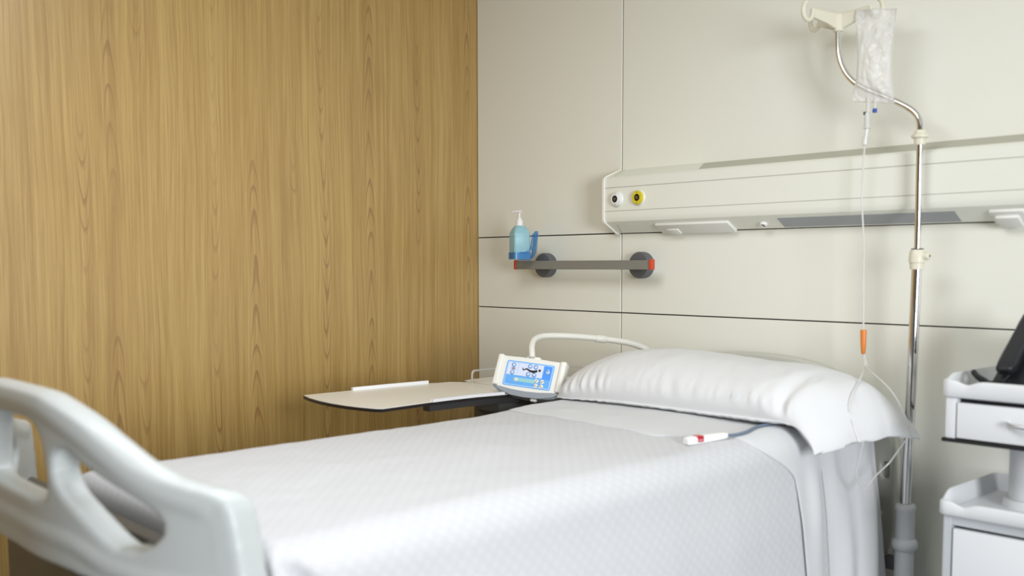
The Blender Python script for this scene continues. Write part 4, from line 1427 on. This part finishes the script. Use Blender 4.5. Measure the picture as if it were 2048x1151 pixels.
# ================================================================== TELEPHONE
ph = thing('telephone', 'black desk telephone with a coiled cord on the cabinet top tray', 'telephone', (2.52, -0.24, 1.022))
bm = bmesh.new()
side = [(-0.352, 1.0225), (-0.352, 1.045), (-0.338, 1.054), (-0.22, 1.132), (-0.150, 1.176), (-0.130, 1.172), (-0.115, 1.0225)]
a = [bm.verts.new((2.402, y, z)) for y, z in side]; b = [bm.verts.new((2.615, y, z)) for y, z in side]
bm.faces.new(a); bm.faces.new(b[::-1])
for i in range(len(side)): bm.faces.new((a[i], a[(i + 1) % len(side)], b[(i + 1) % len(side)], b[i]))
bmesh.ops.recalc_face_normals(bm, faces=bm.faces[:])
bmesh.ops.bevel(bm, geom=bm.edges[:], offset=0.006, segments=3, affect='EDGES')
obj('base', bm, M_phone, ph, 40)
# handset lying in the cradle along the slope
q0, q1 = Vector((2.436, -0.347, 1.077)), Vector((2.432, -0.165, 1.198))
ax = (q1 - q0).normalized(); sd = ax.cross(Vector((0, 0, 1))).normalized(); upv = sd.cross(ax)
L_ = (q1 - q0).length
bm = bmesh.new()
secs = [(-0.012, 0.010, 0.004, 0.010), (-0.004, 0.021, 0.013, 0.004), (0.02, 0.0245, 0.0185, 0.0), (0.055, 0.0245, 0.0175, 0.002), (0.09, 0.0225, 0.0135, 0.006), (0.12, 0.022, 0.013, 0.007), (0.16, 0.0225, 0.0135, 0.006),
        (0.19, 0.0245, 0.0175, 0.002), (0.225, 0.0245, 0.0185, 0.0), (0.247, 0.021, 0.012, 0.003), (0.255, 0.010, 0.004, 0.006)]
rings = []
for s_, hx, hy, up_ in secs:
    ct = q0 + ax * s_ + upv * up_
    rings.append([bm.verts.new(ct + sd * x + upv * y) for x, y in rounded_rect(0, 0, hx, hy, min(hx, hy) * 0.75, 6)])
for a_, b_ in zip(rings, rings[1:]):
    n_ = len(a_)
    for i in range(n_): bm.faces.new((a_[i], a_[(i + 1) % n_], b_[(i + 1) % n_], b_[i]))
bm.faces.new(rings[0][::-1]); bm.faces.new(rings[-1])
obj('handset', bm, M_phone, ph, 50)
bm = bmesh.new()
for r_ in range(4):
    for c_ in range(3):
        s0 = -0.31 + 0.030 * r_; zz = 1.073 + 0.66 * (s0 + 0.31) + 0.004
        box(bm, 2.49 + 0.026 * c_, 2.508 + 0.026 * c_, s0, s0 + 0.018, zz - 0.004, zz + 0.004, bev=0.002)
obj('keypad', bm, M_bracket, ph)
# coiled cord: from the handset end, looping on the tray
core = catmull([(2.448, -0.385, 1.054), (2.415, -0.388, 1.046), (2.395, -0.375, 1.052), (2.365, -0.345, 1.058), (2.345, -0.315, 1.064), (2.338, -0.295, 1.056), (2.352, -0.300, 1.046), (2.38, -0.330, 1.040), (2.41, -0.362, 1.038), (2.47, -0.385, 1.036), (2.52, -0.388, 1.034)], 12)
dist = [0.0]
for a_, b_ in zip(core, core[1:]): dist.append(dist[-1] + (b_ - a_).length)
hel = []
tot = dist[-1]
nT = int(tot / 0.0042)
for i in range(nT * 9 + 1):
    d = tot * i / (nT * 9)
    k = max(j for j in range(len(dist) - 1) if dist[j] <= d + 1e-9)
    p = core[k].lerp(core[k + 1], (d - dist[k]) / max(1e-9, dist[k + 1] - dist[k]))
    tg = (core[k + 1] - core[k]).normalized()
    u_ = tg.cross(Vector((0, 0, 1))).normalized(); w_ = u_.cross(tg)
    an = 2 * PI * i / 9
    hel.append(p + (u_ * math.cos(an) + w_ * math.sin(an)) * 0.0052)
bm = bmesh.new(); tube(bm, hel, 0.0015, 5)
obj('coiled_cord', bm, M_phone, ph, 180)
bm = bmesh.new(); tube(bm, catmull([(2.452, -0.362, 1.068), (2.450, -0.378, 1.060), (2.446, -0.386, 1.054)], 5), 0.0022, 8)
obj('cord_end', bm, M_phone, ph)
